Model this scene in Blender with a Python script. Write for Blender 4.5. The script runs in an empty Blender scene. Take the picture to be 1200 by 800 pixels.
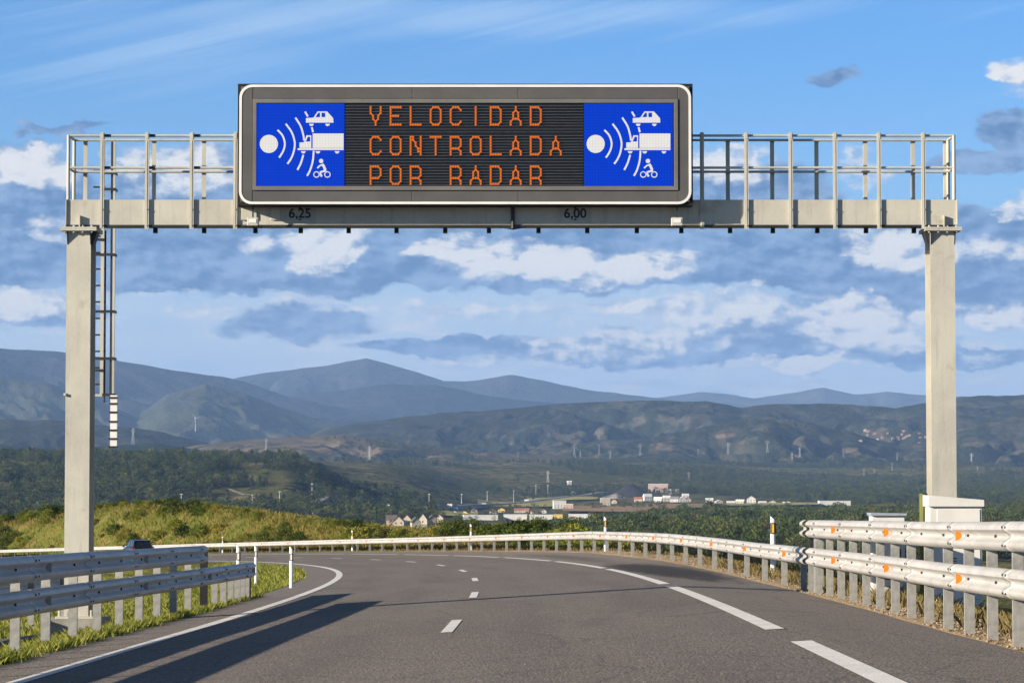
import bpy, bmesh, math, random
import numpy as np
from mathutils import Vector, Matrix
random.seed(7); rng = np.random.default_rng(7)
R_ = math.radians
SC = bpy.context.scene
COL = SC.collection

# ------------------------------------------------------------------ camera
F = 3400.0                                   # focal length in pixels of the 1200 px wide photograph
HZ = 570.0                                   # row of the true horizon
PITCH = math.atan((HZ - 400) / F)
cam_d = bpy.data.cameras.new('camera'); cam = bpy.data.objects.new('camera', cam_d); COL.objects.link(cam)
cam_d.sensor_width = 36; cam_d.lens = F * 36 / 1200
cam_d.clip_start = 0.5; cam_d.clip_end = 90000
cam.location = (0, 0, 0); cam.rotation_euler = (math.pi / 2 + PITCH, 0, 0)
SC.camera = cam

# ------------------------------------------------------------------ light
SUN_EL = 16.5
SUN_DIR = Vector((2.05, 1.0, 0)).normalized()             # the way the light travels on the ground
SUN_AZ = math.atan2(-SUN_DIR.x, -SUN_DIR.y)               # azimuth of the sun measured from +Y towards +X
sl = bpy.data.lights.new('sun', 'SUN'); sl.energy = 5.0; sl.angle = R_(0.53); sl.color = (1.0, 0.87, 0.70)
sun = bpy.data.objects.new('sun', sl); COL.objects.link(sun)
ld = Vector((SUN_DIR.x * math.cos(R_(SUN_EL)), SUN_DIR.y * math.cos(R_(SUN_EL)), -math.sin(R_(SUN_EL))))
sun.rotation_euler = ld.to_track_quat('-Z', 'Y').to_euler()
sun.location = (-60, -40, 40)
SC.view_settings.view_transform = 'Standard'; SC.view_settings.look = 'None'
SC.view_settings.exposure = 1.15; SC.view_settings.gamma = 1.0; SC.view_settings.use_curve_mapping = False
SC.cycles.max_bounces = 6; SC.cycles.volume_bounces = 0; SC.cycles.use_denoising = True
SC.cycles.volume_step_rate = 4

# ------------------------------------------------------------------ node maths helper
class X:
    """a float socket with arithmetic"""
    def __init__(s, nt, sock): s.nt = nt; s.s = sock
    def _op(s, op, b=None, c=None, rev=False, clamp=False):
        n = s.nt.nodes.new('ShaderNodeMath'); n.operation = op; n.use_clamp = clamp
        ins = [s, b, c]
        if rev: ins = [b, s, c]
        for i, v in enumerate(ins):
            if v is None: continue
            if isinstance(v, X): s.nt.links.new(v.s, n.inputs[i])
            else: n.inputs[i].default_value = float(v)
        return X(s.nt, n.outputs[0])
    def __add__(s, b): return s._op('ADD', b)
    __radd__ = __add__
    def __sub__(s, b): return s._op('SUBTRACT', b)
    def __rsub__(s, b): return s._op('SUBTRACT', b, rev=True)
    def __mul__(s, b): return s._op('MULTIPLY', b)
    __rmul__ = __mul__
    def __truediv__(s, b): return s._op('DIVIDE', b)
    def max(s, b): return s._op('MAXIMUM', b)
    def min(s, b): return s._op('MINIMUM', b)
    def clamp(s): return s._op('ADD', 0.0, clamp=True)
    def fract(s): return s._op('FRACT')
    def abs(s): return s._op('ABSOLUTE')
    def lt(s, b): return s._op('LESS_THAN', b)
    def smooth(s, a, b):
        n = s.nt.nodes.new('ShaderNodeMapRange'); n.interpolation_type = 'SMOOTHSTEP'
        s.nt.links.new(s.s, n.inputs['Value']); n.inputs['From Min'].default_value = a; n.inputs['From Max'].default_value = b
        return X(s.nt, n.outputs[0])
def vec(nt, x, y, z=0.0):
    n = nt.nodes.new('ShaderNodeCombineXYZ')
    for i, v in enumerate((x, y, z)):
        if isinstance(v, X): nt.links.new(v.s, n.inputs[i])
        else: n.inputs[i].default_value = v
    return n.outputs[0]
def noise(nt, v, scale=1.0, detail=4, rough=0.5, dist=0.0, lac=2.0):
    n = nt.nodes.new('ShaderNodeTexNoise'); nt.links.new(v, n.inputs['Vector'])
    n.inputs['Scale'].default_value = scale; n.inputs['Detail'].default_value = detail
    n.inputs['Roughness'].default_value = rough; n.inputs['Distortion'].default_value = dist; n.inputs['Lacunarity'].default_value = lac
    return X(nt, n.outputs['Fac'])
def voro(nt, v, scale=1.0, feature='F1'):
    n = nt.nodes.new('ShaderNodeTexVoronoi'); nt.links.new(v, n.inputs['Vector']); n.feature = feature
    n.inputs['Scale'].default_value = scale
    return X(nt, n.outputs['Distance'])
def mixc(nt, f, a, b):
    n = nt.nodes.new('ShaderNodeMix'); n.data_type = 'RGBA'
    if isinstance(f, X): nt.links.new(f.s, n.inputs[0])
    else: n.inputs[0].default_value = f
    for i, v in ((6, a), (7, b)):
        if isinstance(v, (tuple, list)): n.inputs[i].default_value = (*v[:3], 1)
        else: nt.links.new(v, n.inputs[i])
    return n.outputs[2]

# ------------------------------------------------------------------ world: daylight sky with layered clouds
W = bpy.data.worlds.new('World'); SC.world = W; W.use_nodes = True
nt = W.node_tree; nt.nodes.clear()
sky = nt.nodes.new('ShaderNodeTexSky'); sky.sky_type = 'NISHITA'; sky.sun_disc = False
sky.sun_elevation = R_(SUN_EL); sky.sun_rotation = SUN_AZ; sky.altitude = 600
sky.air_density = 1.0; sky.dust_density = 0.3; sky.ozone_density = 3.0
tc = nt.nodes.new('ShaderNodeTexCoord'); sp = nt.nodes.new('ShaderNodeSeparateXYZ'); nt.links.new(tc.outputs['Generated'], sp.inputs[0])
gx, gy, gz = (X(nt, o) for o in sp.outputs)
az = gx._op('ARCTAN2', gy); hor = (gx * gx + gy * gy)._op('SQRT').max(0.02)
U0 = 6.0 + az * 34.0                      # azimuth, in steps of 100 px of the photo
V0 = 5.7 - (gz / hor) * 34.0              # height above the horizon, growing downwards
wob = noise(nt, vec(nt, U0, V0 * 1.6), 1.1, 9, 0.62)
wob2 = noise(nt, vec(nt, U0 + 31.7, V0 * 1.6 + 5.2), 1.1, 9, 0.62)
U = U0 + (wob - 0.5) * 1.3; V = V0 + (wob2 - 0.5) * 0.75
def blobs(lst, u, v):
    acc = None
    for cx, cy, rx, ry, w in lst:
        du = (u - cx) * (1 / rx); dv = (v - cy) * (1 / ry)
        m = (1.0 - du * du - dv * dv).max(0.0) * w
        acc = m if acc is None else acc + m
    return acc
# cloud bodies in shade   (cx, cy, rx, ry, weight) in 100 px steps
BODY = [(0.2, 2.55, 1.3, .95, 1.2), (1.9, 2.75, 1.7, .65, 1.3), (3.2, 3.05, 2.8, .46, 1.4), (6.3, 3.0, 2.9, .47, 1.5),
        (8.9, 3.0, 1.6, .5, 1.3), (8.8, 2.35, 1.2, .55, 1.0), (7.2, 2.8, 1.5, .4, .8), (11.3, 2.85, 1.3, .42, 1.3), (11.6, 3.45, 1.9, .38, 1.1),
        (11.9, 1.55, .55, .25, 1.0), (11.6, 1.95, .8, .2, .7), (3.5, 3.78, 1.1, .22, .62), (0.3, 3.7, 1.0, .25, .8), (4.9, 4.05, 1.1, .12, .8),
        (9.9, 0.92, .35, .14, .7), (.8, 1.55, .6, .08, .8), (13.2, 3.2, 1.0, 1.2, .8), (11.2, 3.2, 1.4, .22, .8), (9.9, 3.42, 1.3, .16, .6), (-1.4, 2.8, 1.6, 1.2, 1.0), (2.2, 2.1, .9, .45, .8), (1.2, 3.05, 1.6, .4, .7), (7.4, 4.1, 2.4, .22, .9), (11.0, 4.2, 1.8, .16, .9), (9.4, 3.9, 1.6, .4, .5)]
# bright lit parts
LIT = [(0.3, 1.98, .75, .33, 1.3), (0.6, 2.7, .4, .17, .8), (2.15, 1.98, .95, .4, 1.0), (3.78, 2.92, .55, .34, 1.35), (2.95, 2.88, .35, .2, .8),
       (5.05, 2.94, .35, .15, 1.1), (5.6, 3.02, .55, .34, 1.0), (6.35, 3.05, .6, .3, 1.0), (6.9, 3.15, .9, .26, .9), (7.7, 3.1, .8, .24, .8), (0.2, 3.62, .75, .3, 1.4),
       (10.4, 2.95, .75, .36, 1.3), (11.7, 2.95, .8, .22, .7), (8.6, 3.62, 2.1, .26, .75), (9.5, 4.28, .85, .15, 1.3), (11.9, 2.45, .4, .15, 1.1),
       (11.7, 3.75, .9, .2, .9), (6.9, 4.05, 1.2, .24, .9), (6.0, 3.62, 1.9, .17, .55), (11.6, 4.22, .9, .11, .8), (10.2, 3.85, 1.0, .4, 1.1), (7.2, 2.0, .8, .35, .8),
       (8.6, 1.95, .9, .3, .8), (10.1, 1.95, .6, .3, .6), (11.95, 0.95, .3, .3, 1.0), (3.2, 3.6, 2.6, .1, .4), (5.6, 4.25, 1.0, .1, .5), (8.2, 3.95, .9, .2, .8)]
fine = noise(nt, vec(nt, U0, V0 * 1.7), 2.3, 10, 0.60)
fine_up = noise(nt, vec(nt, U0 - .09, V0 * 1.7 - .13), 2.3, 10, 0.60)         # the same billows a step towards the sun
coarse = noise(nt, vec(nt, U0 * 0.8, V0 * 1.9), 0.9, 4, 0.5)
puff = 1.0 - voro(nt, vec(nt, U * 1.0, V * 1.35), 3.4) * 1.15
bb = blobs(BODY, U, V); bod = bb * 1.25 + ((fine - 0.5) * 1.1 + (coarse - 0.5) * .8) * bb.smooth(0, .25)
lb = blobs(LIT, U, V); lit = lb * 1.15 + ((fine - 0.5) * 1.7 + (coarse - .5) * .6 + (puff - .5) * .6) * lb.smooth(0, .3)
relief = (fine - fine_up) * 2.6 + 0.5                                        # side lit by the sun
shade = noise(nt, vec(nt, U0 * 0.9, V0 * 2.2 + 3.0), 1.3, 7, 0.58)
streak = noise(nt, vec(nt, U0 * .55, V0 * 3.4), 1.2, 7, .6)
band = (1.0 - ((V0 - 4.15) * (1 / 1.15)).abs()).max(0.0).smooth(0, .6)                    # thin milky layer low over the hills
cir = noise(nt, vec(nt, U0 * 0.35 + V0 * 1.1, V0 * 3.2 + U0 * 0.75), 1.0, 7, 0.62, 0.6)
cz = blobs([(1.5, .6, 2.6, .8, .45), (4.3, .15, 2.5, .35, .4), (7.0, .2, 2.5, .35, .45), (3.5, -.6, 6, 1.5, .4), (9.5, .1, 3, .25, .35), (9, -1.5, 5, 1.4, .5)], U0, V0)
cirrus = (cir + cz * .5).smooth(0.54, 1.15) * 0.55 * (1.0 - V0.smooth(1.0, 2.0))
skyc = nt.nodes.new('ShaderNodeMix'); skyc.data_type = 'RGBA'; skyc.blend_type = 'MULTIPLY'; skyc.inputs[0].default_value = 1
nt.links.new(sky.outputs[0], skyc.inputs[6]); skyc.inputs[7].default_value = (0.60, 1.07, 1.58, 1)
K = 9.0
def kc(r, g, b): return (r * K, g * K, b * K)
c0 = mixc(nt, V0.smooth(0.2, 4.6) * 0.8, skyc.outputs[2], kc(.40, .62, .86))
c1 = mixc(nt, cirrus, c0, kc(.62, .80, 1.0))
c1 = mixc(nt, (band * (0.25 + coarse * 1.1)).clamp() * .9, c1, kc(.72, .80, .91))
c1 = mixc(nt, band * streak.smooth(.54, .72) * .6, c1, kc(.34, .47, .68))
c1 = mixc(nt, band * noise(nt, vec(nt, U0 * .7 + 9.0, V0 * 3.0), 1.5, 7, .6).smooth(.50, .68) * .8, c1, kc(.84, .84, .86))
grey = mixc(nt, (shade * .35 + relief * .25 + coarse * .40).smooth(.36, .64), kc(.080, .195, .42), kc(.30, .455, .71))
c2 = mixc(nt, bod.smooth(.0, .55) * 0.96, c1, grey)
white = mixc(nt, (relief * .55 + shade * .15 + lit * .3).smooth(.30, .70), kc(.40, .52, .71), kc(.98, .96, .92))
c3 = mixc(nt, lit.smooth(.06, 1.0) * 0.97, c2, white)
c3 = mixc(nt, (0.0 - V0).smooth(1.0, 7.0) * .85, c3, kc(.075, .105, .165))
bg = nt.nodes.new('ShaderNodeBackground'); bg.inputs[1].default_value = 0.05
nt.links.new(c3, bg.inputs[0]); wo = nt.nodes.new('ShaderNodeOutputWorld'); nt.links.new(bg.outputs[0], wo.inputs[0])
W.cycles.sampling_method = 'MANUAL'; W.cycles.sample_map_resolution = 1024

# ------------------------------------------------------------------ measuring: photo pixel + distance -> world
def ray(px, py):
    a = PITCH + math.atan((400 - py) / F)
    rr = math.hypot(F, 400 - py)
    return (px - 600) / (rr * math.cos(a)), math.tan(a)          # X per metre of Y, Z per metre of Y
def P(px, py, Y):
    a, b = ray(px, py); return Vector((a * Y, Y, b * Y))

# ------------------------------------------------------------------ materials
MATS = {}
def mat(name, col, rough=0.7, metal=0.0, var=0.12, vscale=3.0, bump=0.0, bscale=40.0, col2=None, spec=0.5, emit=None, estr=0.0, detail=5, coord='Object'):
    if name in MATS: return MATS[name]
    m = bpy.data.materials.new(name); m.use_nodes = True; t = m.node_tree
    b = t.nodes['Principled BSDF']
    b.inputs['Roughness'].default_value = rough; b.inputs['Metallic'].default_value = metal; b.inputs['Specular IOR Level'].default_value = spec
    tcn = t.nodes.new('ShaderNodeTexCoord')
    n = noise(t, tcn.outputs[coord], vscale, detail, 0.6)
    c2 = col2 or tuple(c * (1 - 2.2 * var) for c in col)
    c1 = col if col2 else tuple(min(1, c * (1 + 1.2 * var)) for c in col)
    t.links.new(mixc(t, n.smooth(.3, .7), c2, c1), b.inputs['Base Color'])
    if bump:
        bn = noise(t, tcn.outputs[coord], bscale, 4, 0.6)
        bp = t.nodes.new('ShaderNodeBump'); bp.inputs['Strength'].default_value = bump; bp.inputs['Distance'].default_value = 0.02
        t.links.new(bn.s, bp.inputs['Height']); t.links.new(bp.outputs[0], b.inputs['Normal'])
    if emit:
        b.inputs['Emission Color'].default_value = (*emit, 1); b.inputs['Emission Strength'].default_value = estr
    MATS[name] = m; return m

STEEL = mat('galvanised_paint', (.47, .455, .385), .55, .05, .07, 1.2, .15, 30, spec=.4)
def weather(m):
    t = m.node_tree; b = t.nodes['Principled BSDF']; tcn = t.nodes['Texture Coordinate']
    sp_ = t.nodes.new('ShaderNodeSeparateXYZ'); t.links.new(tcn.outputs['Object'], sp_.inputs[0]); x, y, z = (X(t, o) for o in sp_.outputs)
    st = noise(t, vec(t, x * 9.0, y * 9.0, z * .7), 1.0, 6, .65); sp2 = voro(t, tcn.outputs['Object'], 22); pt = noise(t, tcn.outputs['Object'], 1.7, 5, .7)
    old = b.inputs['Base Color'].links[0].from_socket
    c = mixc(t, st.smooth(.50, .72) * .45, old, (.25, .24, .20)); c = mixc(t, sp2.smooth(.1, .6) * .22, c, (.50, .50, .46)); c = mixc(t, pt.smooth(.60, .74) * .4, c, (.24, .20, .14))
    t.links.new(c, b.inputs['Base Color'])
weather(STEEL)
def rail_material():
    m = mat('galvanised_rail', (.45, .445, .43), .5, .1, .06, .8, .08, 6)
    t = m.node_tree; b = t.nodes['Principled BSDF']; tcn = t.nodes['Texture Coordinate']
    sp_ = t.nodes.new('ShaderNodeSeparateXYZ'); t.links.new(tcn.outputs['Object'], sp_.inputs[0])
    x, y, z = (X(t, o) for o in sp_.outputs)
    st = noise(t, vec(t, x * 1.4, y * 1.4, z * 7), 1.0, 6, .65)
    old = b.inputs['Base Color'].links[0].from_socket
    st2 = noise(t, vec(t, x * 5.0, y * 5.0, z * 1.5), 1.0, 6, .7); old = mixc(t, st2.smooth(.54, .70) * .4, old, (.22, .205, .17)); t.links.new(mixc(t, st.smooth(.50, .74) * .6, old, (.30, .28, .24)), b.inputs['Base Color'])
    return m
RAILM = rail_material()
POSTM = mat('galvanised_post', (.29, .29, .27), .55, .1, .1, 9, .15, 60)
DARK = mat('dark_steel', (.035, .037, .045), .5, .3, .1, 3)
GREYP = mat('grey_housing_paint', (.092, .090, .086), .45, .0, .06, 2)
BEZEL = mat('bezel_grey', (.15, .145, .135), .5, 0, .08, 2)
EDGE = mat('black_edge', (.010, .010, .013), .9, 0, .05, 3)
WHITE = mat('white_paint', (.72, .72, .70), .4, 0, .03, 3)
BLACK = mat('black_paint', (.010, .010, .012), .5, 0, .1, 4)
ORANGE = mat('orange_reflector', (.90, .20, .012), .4, 0, .05, 20)
YELLOW = mat('yellow_reflector', (.85, .48, .02), .3, 0, .05, 20)
CABW = mat('cabinet_white', (.66, .65, .61), .5, 0, .04, 2)
OLIVE = mat('olive_green_paint', (.11, .12, .012), .6, 0, .1, 4)
CONC = mat('concrete', (.27, .26, .23), .9, 0, .15, 3, .3, 30)
LOUV = mat('screen_louvre', (.10, .10, .105), .45, .2, .1, 12)

# ------------------------------------------------------------------ mesh builder
class MB:
    def __init__(s): s.v = []; s.f = []; s.mi = []
    def add(s, vs, fs, mi=0):
        o = len(s.v); s.v += [tuple(v) for v in vs]; s.f += [tuple(i + o for i in f) for f in fs]; s.mi += [mi] * len(fs)
    def box(s, a, b, mi=0, M=None):
        x0, y0, z0 = (min(a[i], b[i]) for i in range(3)); x1, y1, z1 = (max(a[i], b[i]) for i in range(3))
        vs = [(x0, y0, z0), (x1, y0, z0), (x1, y1, z0), (x0, y1, z0), (x0, y0, z1), (x1, y0, z1), (x1, y1, z1), (x0, y1, z1)]
        if M is not None: vs = [M @ Vector(v) for v in vs]
        s.add(vs, [(0, 3, 2, 1), (4, 5, 6, 7), (0, 1, 5, 4), (1, 2, 6, 5), (2, 3, 7, 6), (3, 0, 4, 7)], mi)
    def tube(s, a, b, r, n=8, mi=0, r2=None):
        a = Vector(a); b = Vector(b); d = (b - a).normalized(); r2 = r if r2 is None else r2
        u = d.cross(Vector((0, 0, 1))); u = Vector((1, 0, 0)) if u.length < 1e-3 else u.normalized(); w = d.cross(u)
        vs = []
        for p, q in ((a, r), (b, r2)):
            for k in range(n):
                t = 2 * math.pi * k / n; vs.append(p + (u * math.cos(t) + w * math.sin(t)) * q)
        s.add(vs, [(k, (k + 1) % n, n + (k + 1) % n, n + k) for k in range(n)] + [tuple(range(n))[::-1], tuple(range(n, 2 * n))], mi)
    def prism(s, poly, y0, y1, mi=0):
        """polygon in XZ extruded between y0 and y1"""
        n = len(poly); vs = [(p[0], y0, p[1]) for p in poly] + [(p[0], y1, p[1]) for p in poly]
        s.add(vs, [tuple(range(n)), tuple(range(n, 2 * n))[::-1]] + [(k, n + k, n + (k + 1) % n, (k + 1) % n) for k in range(n)], mi)
    def build(s, name, m, parent=None, loc=(0, 0, 0), smooth=False, bevel=0.0):
        me = bpy.data.meshes.new(name); me.from_pydata([(v[0] - loc[0], v[1] - loc[1], v[2] - loc[2]) for v in s.v], [], s.f)
        ms = m if isinstance(m, (list, tuple)) else [m]
        for q in ms: me.materials.append(q)
        if len(ms) > 1: me.polygons.foreach_set('material_index', s.mi)
        bm = bmesh.new(); bm.from_mesh(me); bmesh.ops.recalc_face_normals(bm, faces=bm.faces); bm.to_mesh(me); bm.free()
        if smooth: me.polygons.foreach_set('use_smooth', [True] * len(me.polygons))
        o = bpy.data.objects.new(name, me); COL.objects.link(o); o.location = loc
        if parent is not None:
            o.parent = parent; o.location = Vector(loc) - (Vector(parent['_w']) if '_w' in parent else Vector((0, 0, 0)))
        if bevel:
            md = o.modifiers.new('bevel', 'BEVEL'); md.width = bevel; md.segments = 2; md.limit_method = 'ANGLE'
        o['_w'] = tuple(loc)
        return o
def tag(o, label, cat, group=None, kind=None):
    if label: o['label'] = label
    if cat: o['category'] = cat
    if group: o['group'] = group
    if kind: o['kind'] = kind
    return o
def thing(name, label, cat, loc=(0, 0, 0), group=None):
    o = bpy.data.objects.new(name, None); COL.objects.link(o); o.location = loc; o['_w'] = tuple(loc); o.empty_display_size = .3
    return tag(o, label, cat, group)
def struct(o): o['kind'] = 'structure'; return o
def dup(root, loc, rotz=0.0, label=None, group=None, scale=None):
    r = root.copy(); COL.objects.link(r); r.location = loc; r.rotation_euler = (0, 0, rotz)
    if label: r['label'] = label
    if group: r['group'] = group
    if scale: r.scale = (scale,) * 3
    for ch in list(root.children):
        c = ch.copy(); COL.objects.link(c); c.parent = r
        for g in ch.children:
            d = g.copy(); COL.objects.link(d); d.parent = c
    return r

# ------------------------------------------------------------------ numpy noise for landforms
def _h(ix, iy, seed):
    n = (ix.astype(np.int64) * 374761393 + iy.astype(np.int64) * 668265263 + seed * 1442695041) & 0xffffffff
    n = ((n ^ (n >> 13)) * 1274126177) & 0xffffffff
    return ((n ^ (n >> 16)) & 0xffff) / 65535.0
def vnoise(x, y, seed=0):
    ix = np.floor(x); iy = np.floor(y); fx = x - ix; fy = y - iy; fx = fx * fx * (3 - 2 * fx); fy = fy * fy * (3 - 2 * fy)
    a = _h(ix, iy, seed); b = _h(ix + 1, iy, seed); c = _h(ix, iy + 1, seed); d = _h(ix + 1, iy + 1, seed)
    return (a * (1 - fx) + b * fx) * (1 - fy) + (c * (1 - fx) + d * fx) * fy
def fbm(x, y, octv=5, seed=0, g=0.5):
    s = 0; a = 1; t = 0
    for k in range(octv):
        s = s + a * (vnoise(x * 2 ** k + 17.3 * k, y * 2 ** k - 9.1 * k, seed + k) - .5); t += a; a *= g
    return s / t * 2

# ------------------------------------------------------------------ the road's course (fitted to the photograph's lines)
CAMH, BANK, GR, X0, HD0, K1, S1, K2, S2, GV = 1.29137, 0.05208, 0.0114, -1.20452, -0.01302, 0.00206, 16.7, 0.0024, 99.8, -3.08851e-5
S_ = np.arange(0, 430.0)
k_ = np.interp(S_, [0, S1, S2, 430], [0, 0, K1, K2])
TH_ = HD0 + np.concatenate([[0], np.cumsum(k_[:-1])])
XX_ = X0 + np.concatenate([[0], np.cumsum(-np.sin(TH_[:-1]))]); YY_ = np.concatenate([[0], np.cumsum(np.cos(TH_[:-1]))])
S_ = np.concatenate([[-30.0], S_]); TH_ = np.concatenate([[HD0], TH_]); XX_ = np.concatenate([[X0 - .39], XX_]); YY_ = np.concatenate([[-30.], YY_])
OFFS_L, OFFS_R = -3.75, 3.55
def dshoulder(s): return np.interp(s, [0, 35, 62, 85, 110, 160, 220], [-.30, -.30, -.19, 0, .12, .03, 0])
def bank_h(s): return np.interp(s, [0, 130, 160, 180, 200, 220, 240, 260, 280, 300, 320, 430], [0, .1, .4, .7, 1.0, 1.6, 2.6, 3.9, 4.5, 4.0, 3.4, 2.6])
def emb(s): return np.interp(s, [0, 125, 160, 430], [1, 1, 0, 0])
def zoff(s, o):
    s = np.asarray(s, float); o = np.asarray(o, float)
    z = -CAMH - GR * s + GV * s * s * 1.0
    z = z + BANK * np.clip(o, -9, 9)
    z = z + dshoulder(s) * np.clip((o - 3.7) / 2.3, 0, 1)
    # right: embankment near, cut bank farther on
    e = np.clip(o - 7.0, 0, None)
    fall = -np.minimum(.5 * e, 33)
    rise = bank_h(s) * (np.clip((o - 7.4) / 5.6, 0, 1) ** 1.2) - np.clip(o - 17, 0, None) * .5
    w = emb(s); z = z + np.where(o > 7, w * fall + (1 - w) * rise, 0)
    # left: verge, shallow dip
    z = z - .25 * np.clip((-o - 4.9) / 2.0, 0, 1) - .0 * o
    return z
def at(s, o, dz=0.0):
    th = np.interp(s, S_, TH_); x = np.interp(s, S_, XX_) + o * np.cos(th); y = np.interp(s, S_, YY_) + o * np.sin(th)
    return Vector((float(x), float(y), float(zoff(s, o)) + dz))
def heading(s): return float(np.interp(s, S_, TH_))

def sheet(name, ss, oo, m, dz=0.0, zfun=None, smooth=True, skirt=None):
    V_ = []; n, k = len(ss), len(oo)
    for s in ss:
        for o in oo:
            p = at(s, o, dz)
            if zfun: p.z += zfun(s, o)
            V_.append(tuple(p))
    Fc = [(i * k + j, i * k + j + 1, (i + 1) * k + j + 1, (i + 1) * k + j) for i in range(n - 1) for j in range(k - 1)]
    me = bpy.data.meshes.new(name); me.from_pydata(V_, [], Fc); me.materials.append(m)
    me.polygons.foreach_set('use_smooth', [smooth] * len(me.polygons))
    o = bpy.data.objects.new(name, me); COL.objects.link(o)
    uv = me.uv_layers.new(name='course')
    so = np.array([(s, q) for s in ss for q in oo], dtype=np.float32)
    li = np.empty(len(me.loops), dtype=np.int32); me.loops.foreach_get('vertex_index', li)
    uv.data.foreach_set('uv', so[li].ravel())
    return o

# road surface material: worn asphalt, coarse aggregate, lanes a little different, one tar stain
def asphalt():
    m = bpy.data.materials.new('asphalt'); m.use_nodes = True; t = m.node_tree; b = t.nodes['Principled BSDF']
    c = t.nodes.new('ShaderNodeTexCoord'); sp_ = t.nodes.new('ShaderNodeSeparateXYZ'); t.links.new(c.outputs['UV'], sp_.inputs[0])
    s, o = X(t, sp_.outputs[0]), X(t, sp_.outputs[1]); ob = c.outputs['Object']
    big = noise(t, vec(t, s * .05, o * .45), 1.3, 6, .65); pat = noise(t, vec(t, s * .16 + 7.0, o * .8), 1.0, 5, .65)
    agg = noise(t, ob, 26, 4, .8); agg2 = voro(t, ob, 34)
    agg3 = noise(t, ob, 9, 4, .7)
    sh = o.smooth(3.5, 3.8)                                # outer shoulder: older, browner
    base = mixc(t, sh, (.245, .212, .180), (.315, .268, .218))
    shl = (o * -1.0).smooth(3.7, 3.9)
    base = mixc(t, shl, base, (.31, .27, .23))
    # polished wheel tracks
    tr = None
    for q in (-2.7, -1.1, .95, 2.6):
        g = (1.0 - ((o - q) * (1 / .50)).abs()).max(0.0); tr = g if tr is None else tr + g
    base = mixc(t, tr * (.35 + big * .7), base, (.190, .165, .143))
    base = mixc(t, big.smooth(.35, .66) * .7, base, (.325, .285, .24))
    base = mixc(t, (agg * .6 + agg3 * .25 + agg2 * .5).smooth(.46, .72) * .62, base, (.05, .044, .042))
    spk = voro(t, ob, 17); base = mixc(t, spk.lt(.20) * .6, base, (.42, .37, .31)); spk2 = voro(t, vec(t, s * 11.0, o * 11.0), 1.0); base = mixc(t, spk2.lt(.17) * .5, base, (.05, .045, .042))
    base = mixc(t, pat.smooth(.56, .72) * .55, base, (.12, .105, .092))
    # tar stain across the outer line of the bend
    du = (s - 72.0) * (1 / 17.0); dv = (o - 4.7 + (s - 72.0) * .02) * (1 / 1.25)
    sn = noise(t, vec(t, s * .35, o * 2.0), 1.0, 5, .7)
    st = (1.0 - du * du - dv * dv + (sn - .5) * 1.3).smooth(.1, .8)
    du2 = (s - 105.0) * (1 / 24.0); dv2 = (o - 4.6) * (1 / .7)
    st2 = (1.0 - du2 * du2 - dv2 * dv2 + (sn - .5) * 1.4).smooth(.15, 1.1) * .5
    base = mixc(t, st.max(st2) * .93, base, (.016, .013, .012))
    gr = noise(t, vec(t, s * 2.6, o * 24.0), 1.0, 5, .8); base = mixc(t, gr.smooth(.54, .66) * .55, base, (.07, .062, .056)); base = mixc(t, gr.smooth(.44, .34) * .45, base, (.42, .37, .31))
    # fine cracks
    cr = voro(t, vec(t, s * .25 + big * .6, o * .5 + agg3 * .15), 1.0, 'DISTANCE_TO_EDGE')
    base = mixc(t, cr.lt(.006) * .5, base, (.04, .036, .034))
    t.links.new(base, b.inputs['Base Color']); b.inputs['Roughness'].default_value = .82; b.inputs['Specular IOR Level'].default_value = .35
    bp = t.nodes.new('ShaderNodeBump'); bp.inputs['Strength'].default_value = .9; bp.inputs['Distance'].default_value = .012
    t.links.new((agg + agg2 * .8).s, bp.inputs['Height']); t.links.new(bp.outputs[0], b.inputs['Normal'])
    return m
ASPH = asphalt()
def paint():
    m = mat('road_paint', (.74, .72, .67), .6, 0, .05, 1.5, .4, 50)
    t = m.node_tree; b = t.nodes['Principled BSDF']; c = t.nodes['Texture Coordinate']
    w = noise(t, c.outputs['Object'], 14, 6, .75)
    old = b.inputs['Base Color'].links[0].from_socket
    t.links.new(mixc(t, w.smooth(.54, .72) * .6, old, (.24, .22, .19)), b.inputs['Base Color'])
    return m
PAINT = paint()

ss = list(np.arange(-25, 425, 1.5))
struct(sheet('road', ss, [-4.85, -4.2, -3.6, -1.8, 0, 1.8, 3.6, 4.2, 4.8, 5.4, 5.85], ASPH))
# markings: 4 mm above the asphalt
def strip(s0, s1, o, w, step=2.0):
    n = max(2, int((s1 - s0) / step) + 1); V_ = []
    for s in np.linspace(s0, s1, n):
        V_ += [at(s, o - w / 2, .006), at(s, o + w / 2, .006)]
    return V_, [(2 * i, 2 * i + 1, 2 * i + 3, 2 * i + 2) for i in range(n - 1)]
mb = MB(); mb.add(*strip(-25, 424, OFFS_L, .20)); struct(mb.build('edge_line', PAINT))
# outer edge line is broken: long strokes with short gaps
mb = MB()
seg = [(-17, 5), (7, 27.2), (30.3, 52.4), (54.3, 76), (77.8, 98), (100, 118.3), (120.4, 137.2), (139, 155.4), (157.2, 174.2)] + [(176.2 + 18.5 * k, 192.6 + 18.5 * k) for k in range(12)]
for a0, a1 in seg: mb.add(*strip(a0, a1, OFFS_R, .20))
struct(mb.build('outer_line', PAINT))
mb = MB()
s0 = 34.4 - 17 * 3
while s0 < 420:
    mb.add(*strip(s0, s0 + 4.6, 0, .14)); s0 += 17
struct(mb.build('lane_dashes', PAINT))

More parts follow.
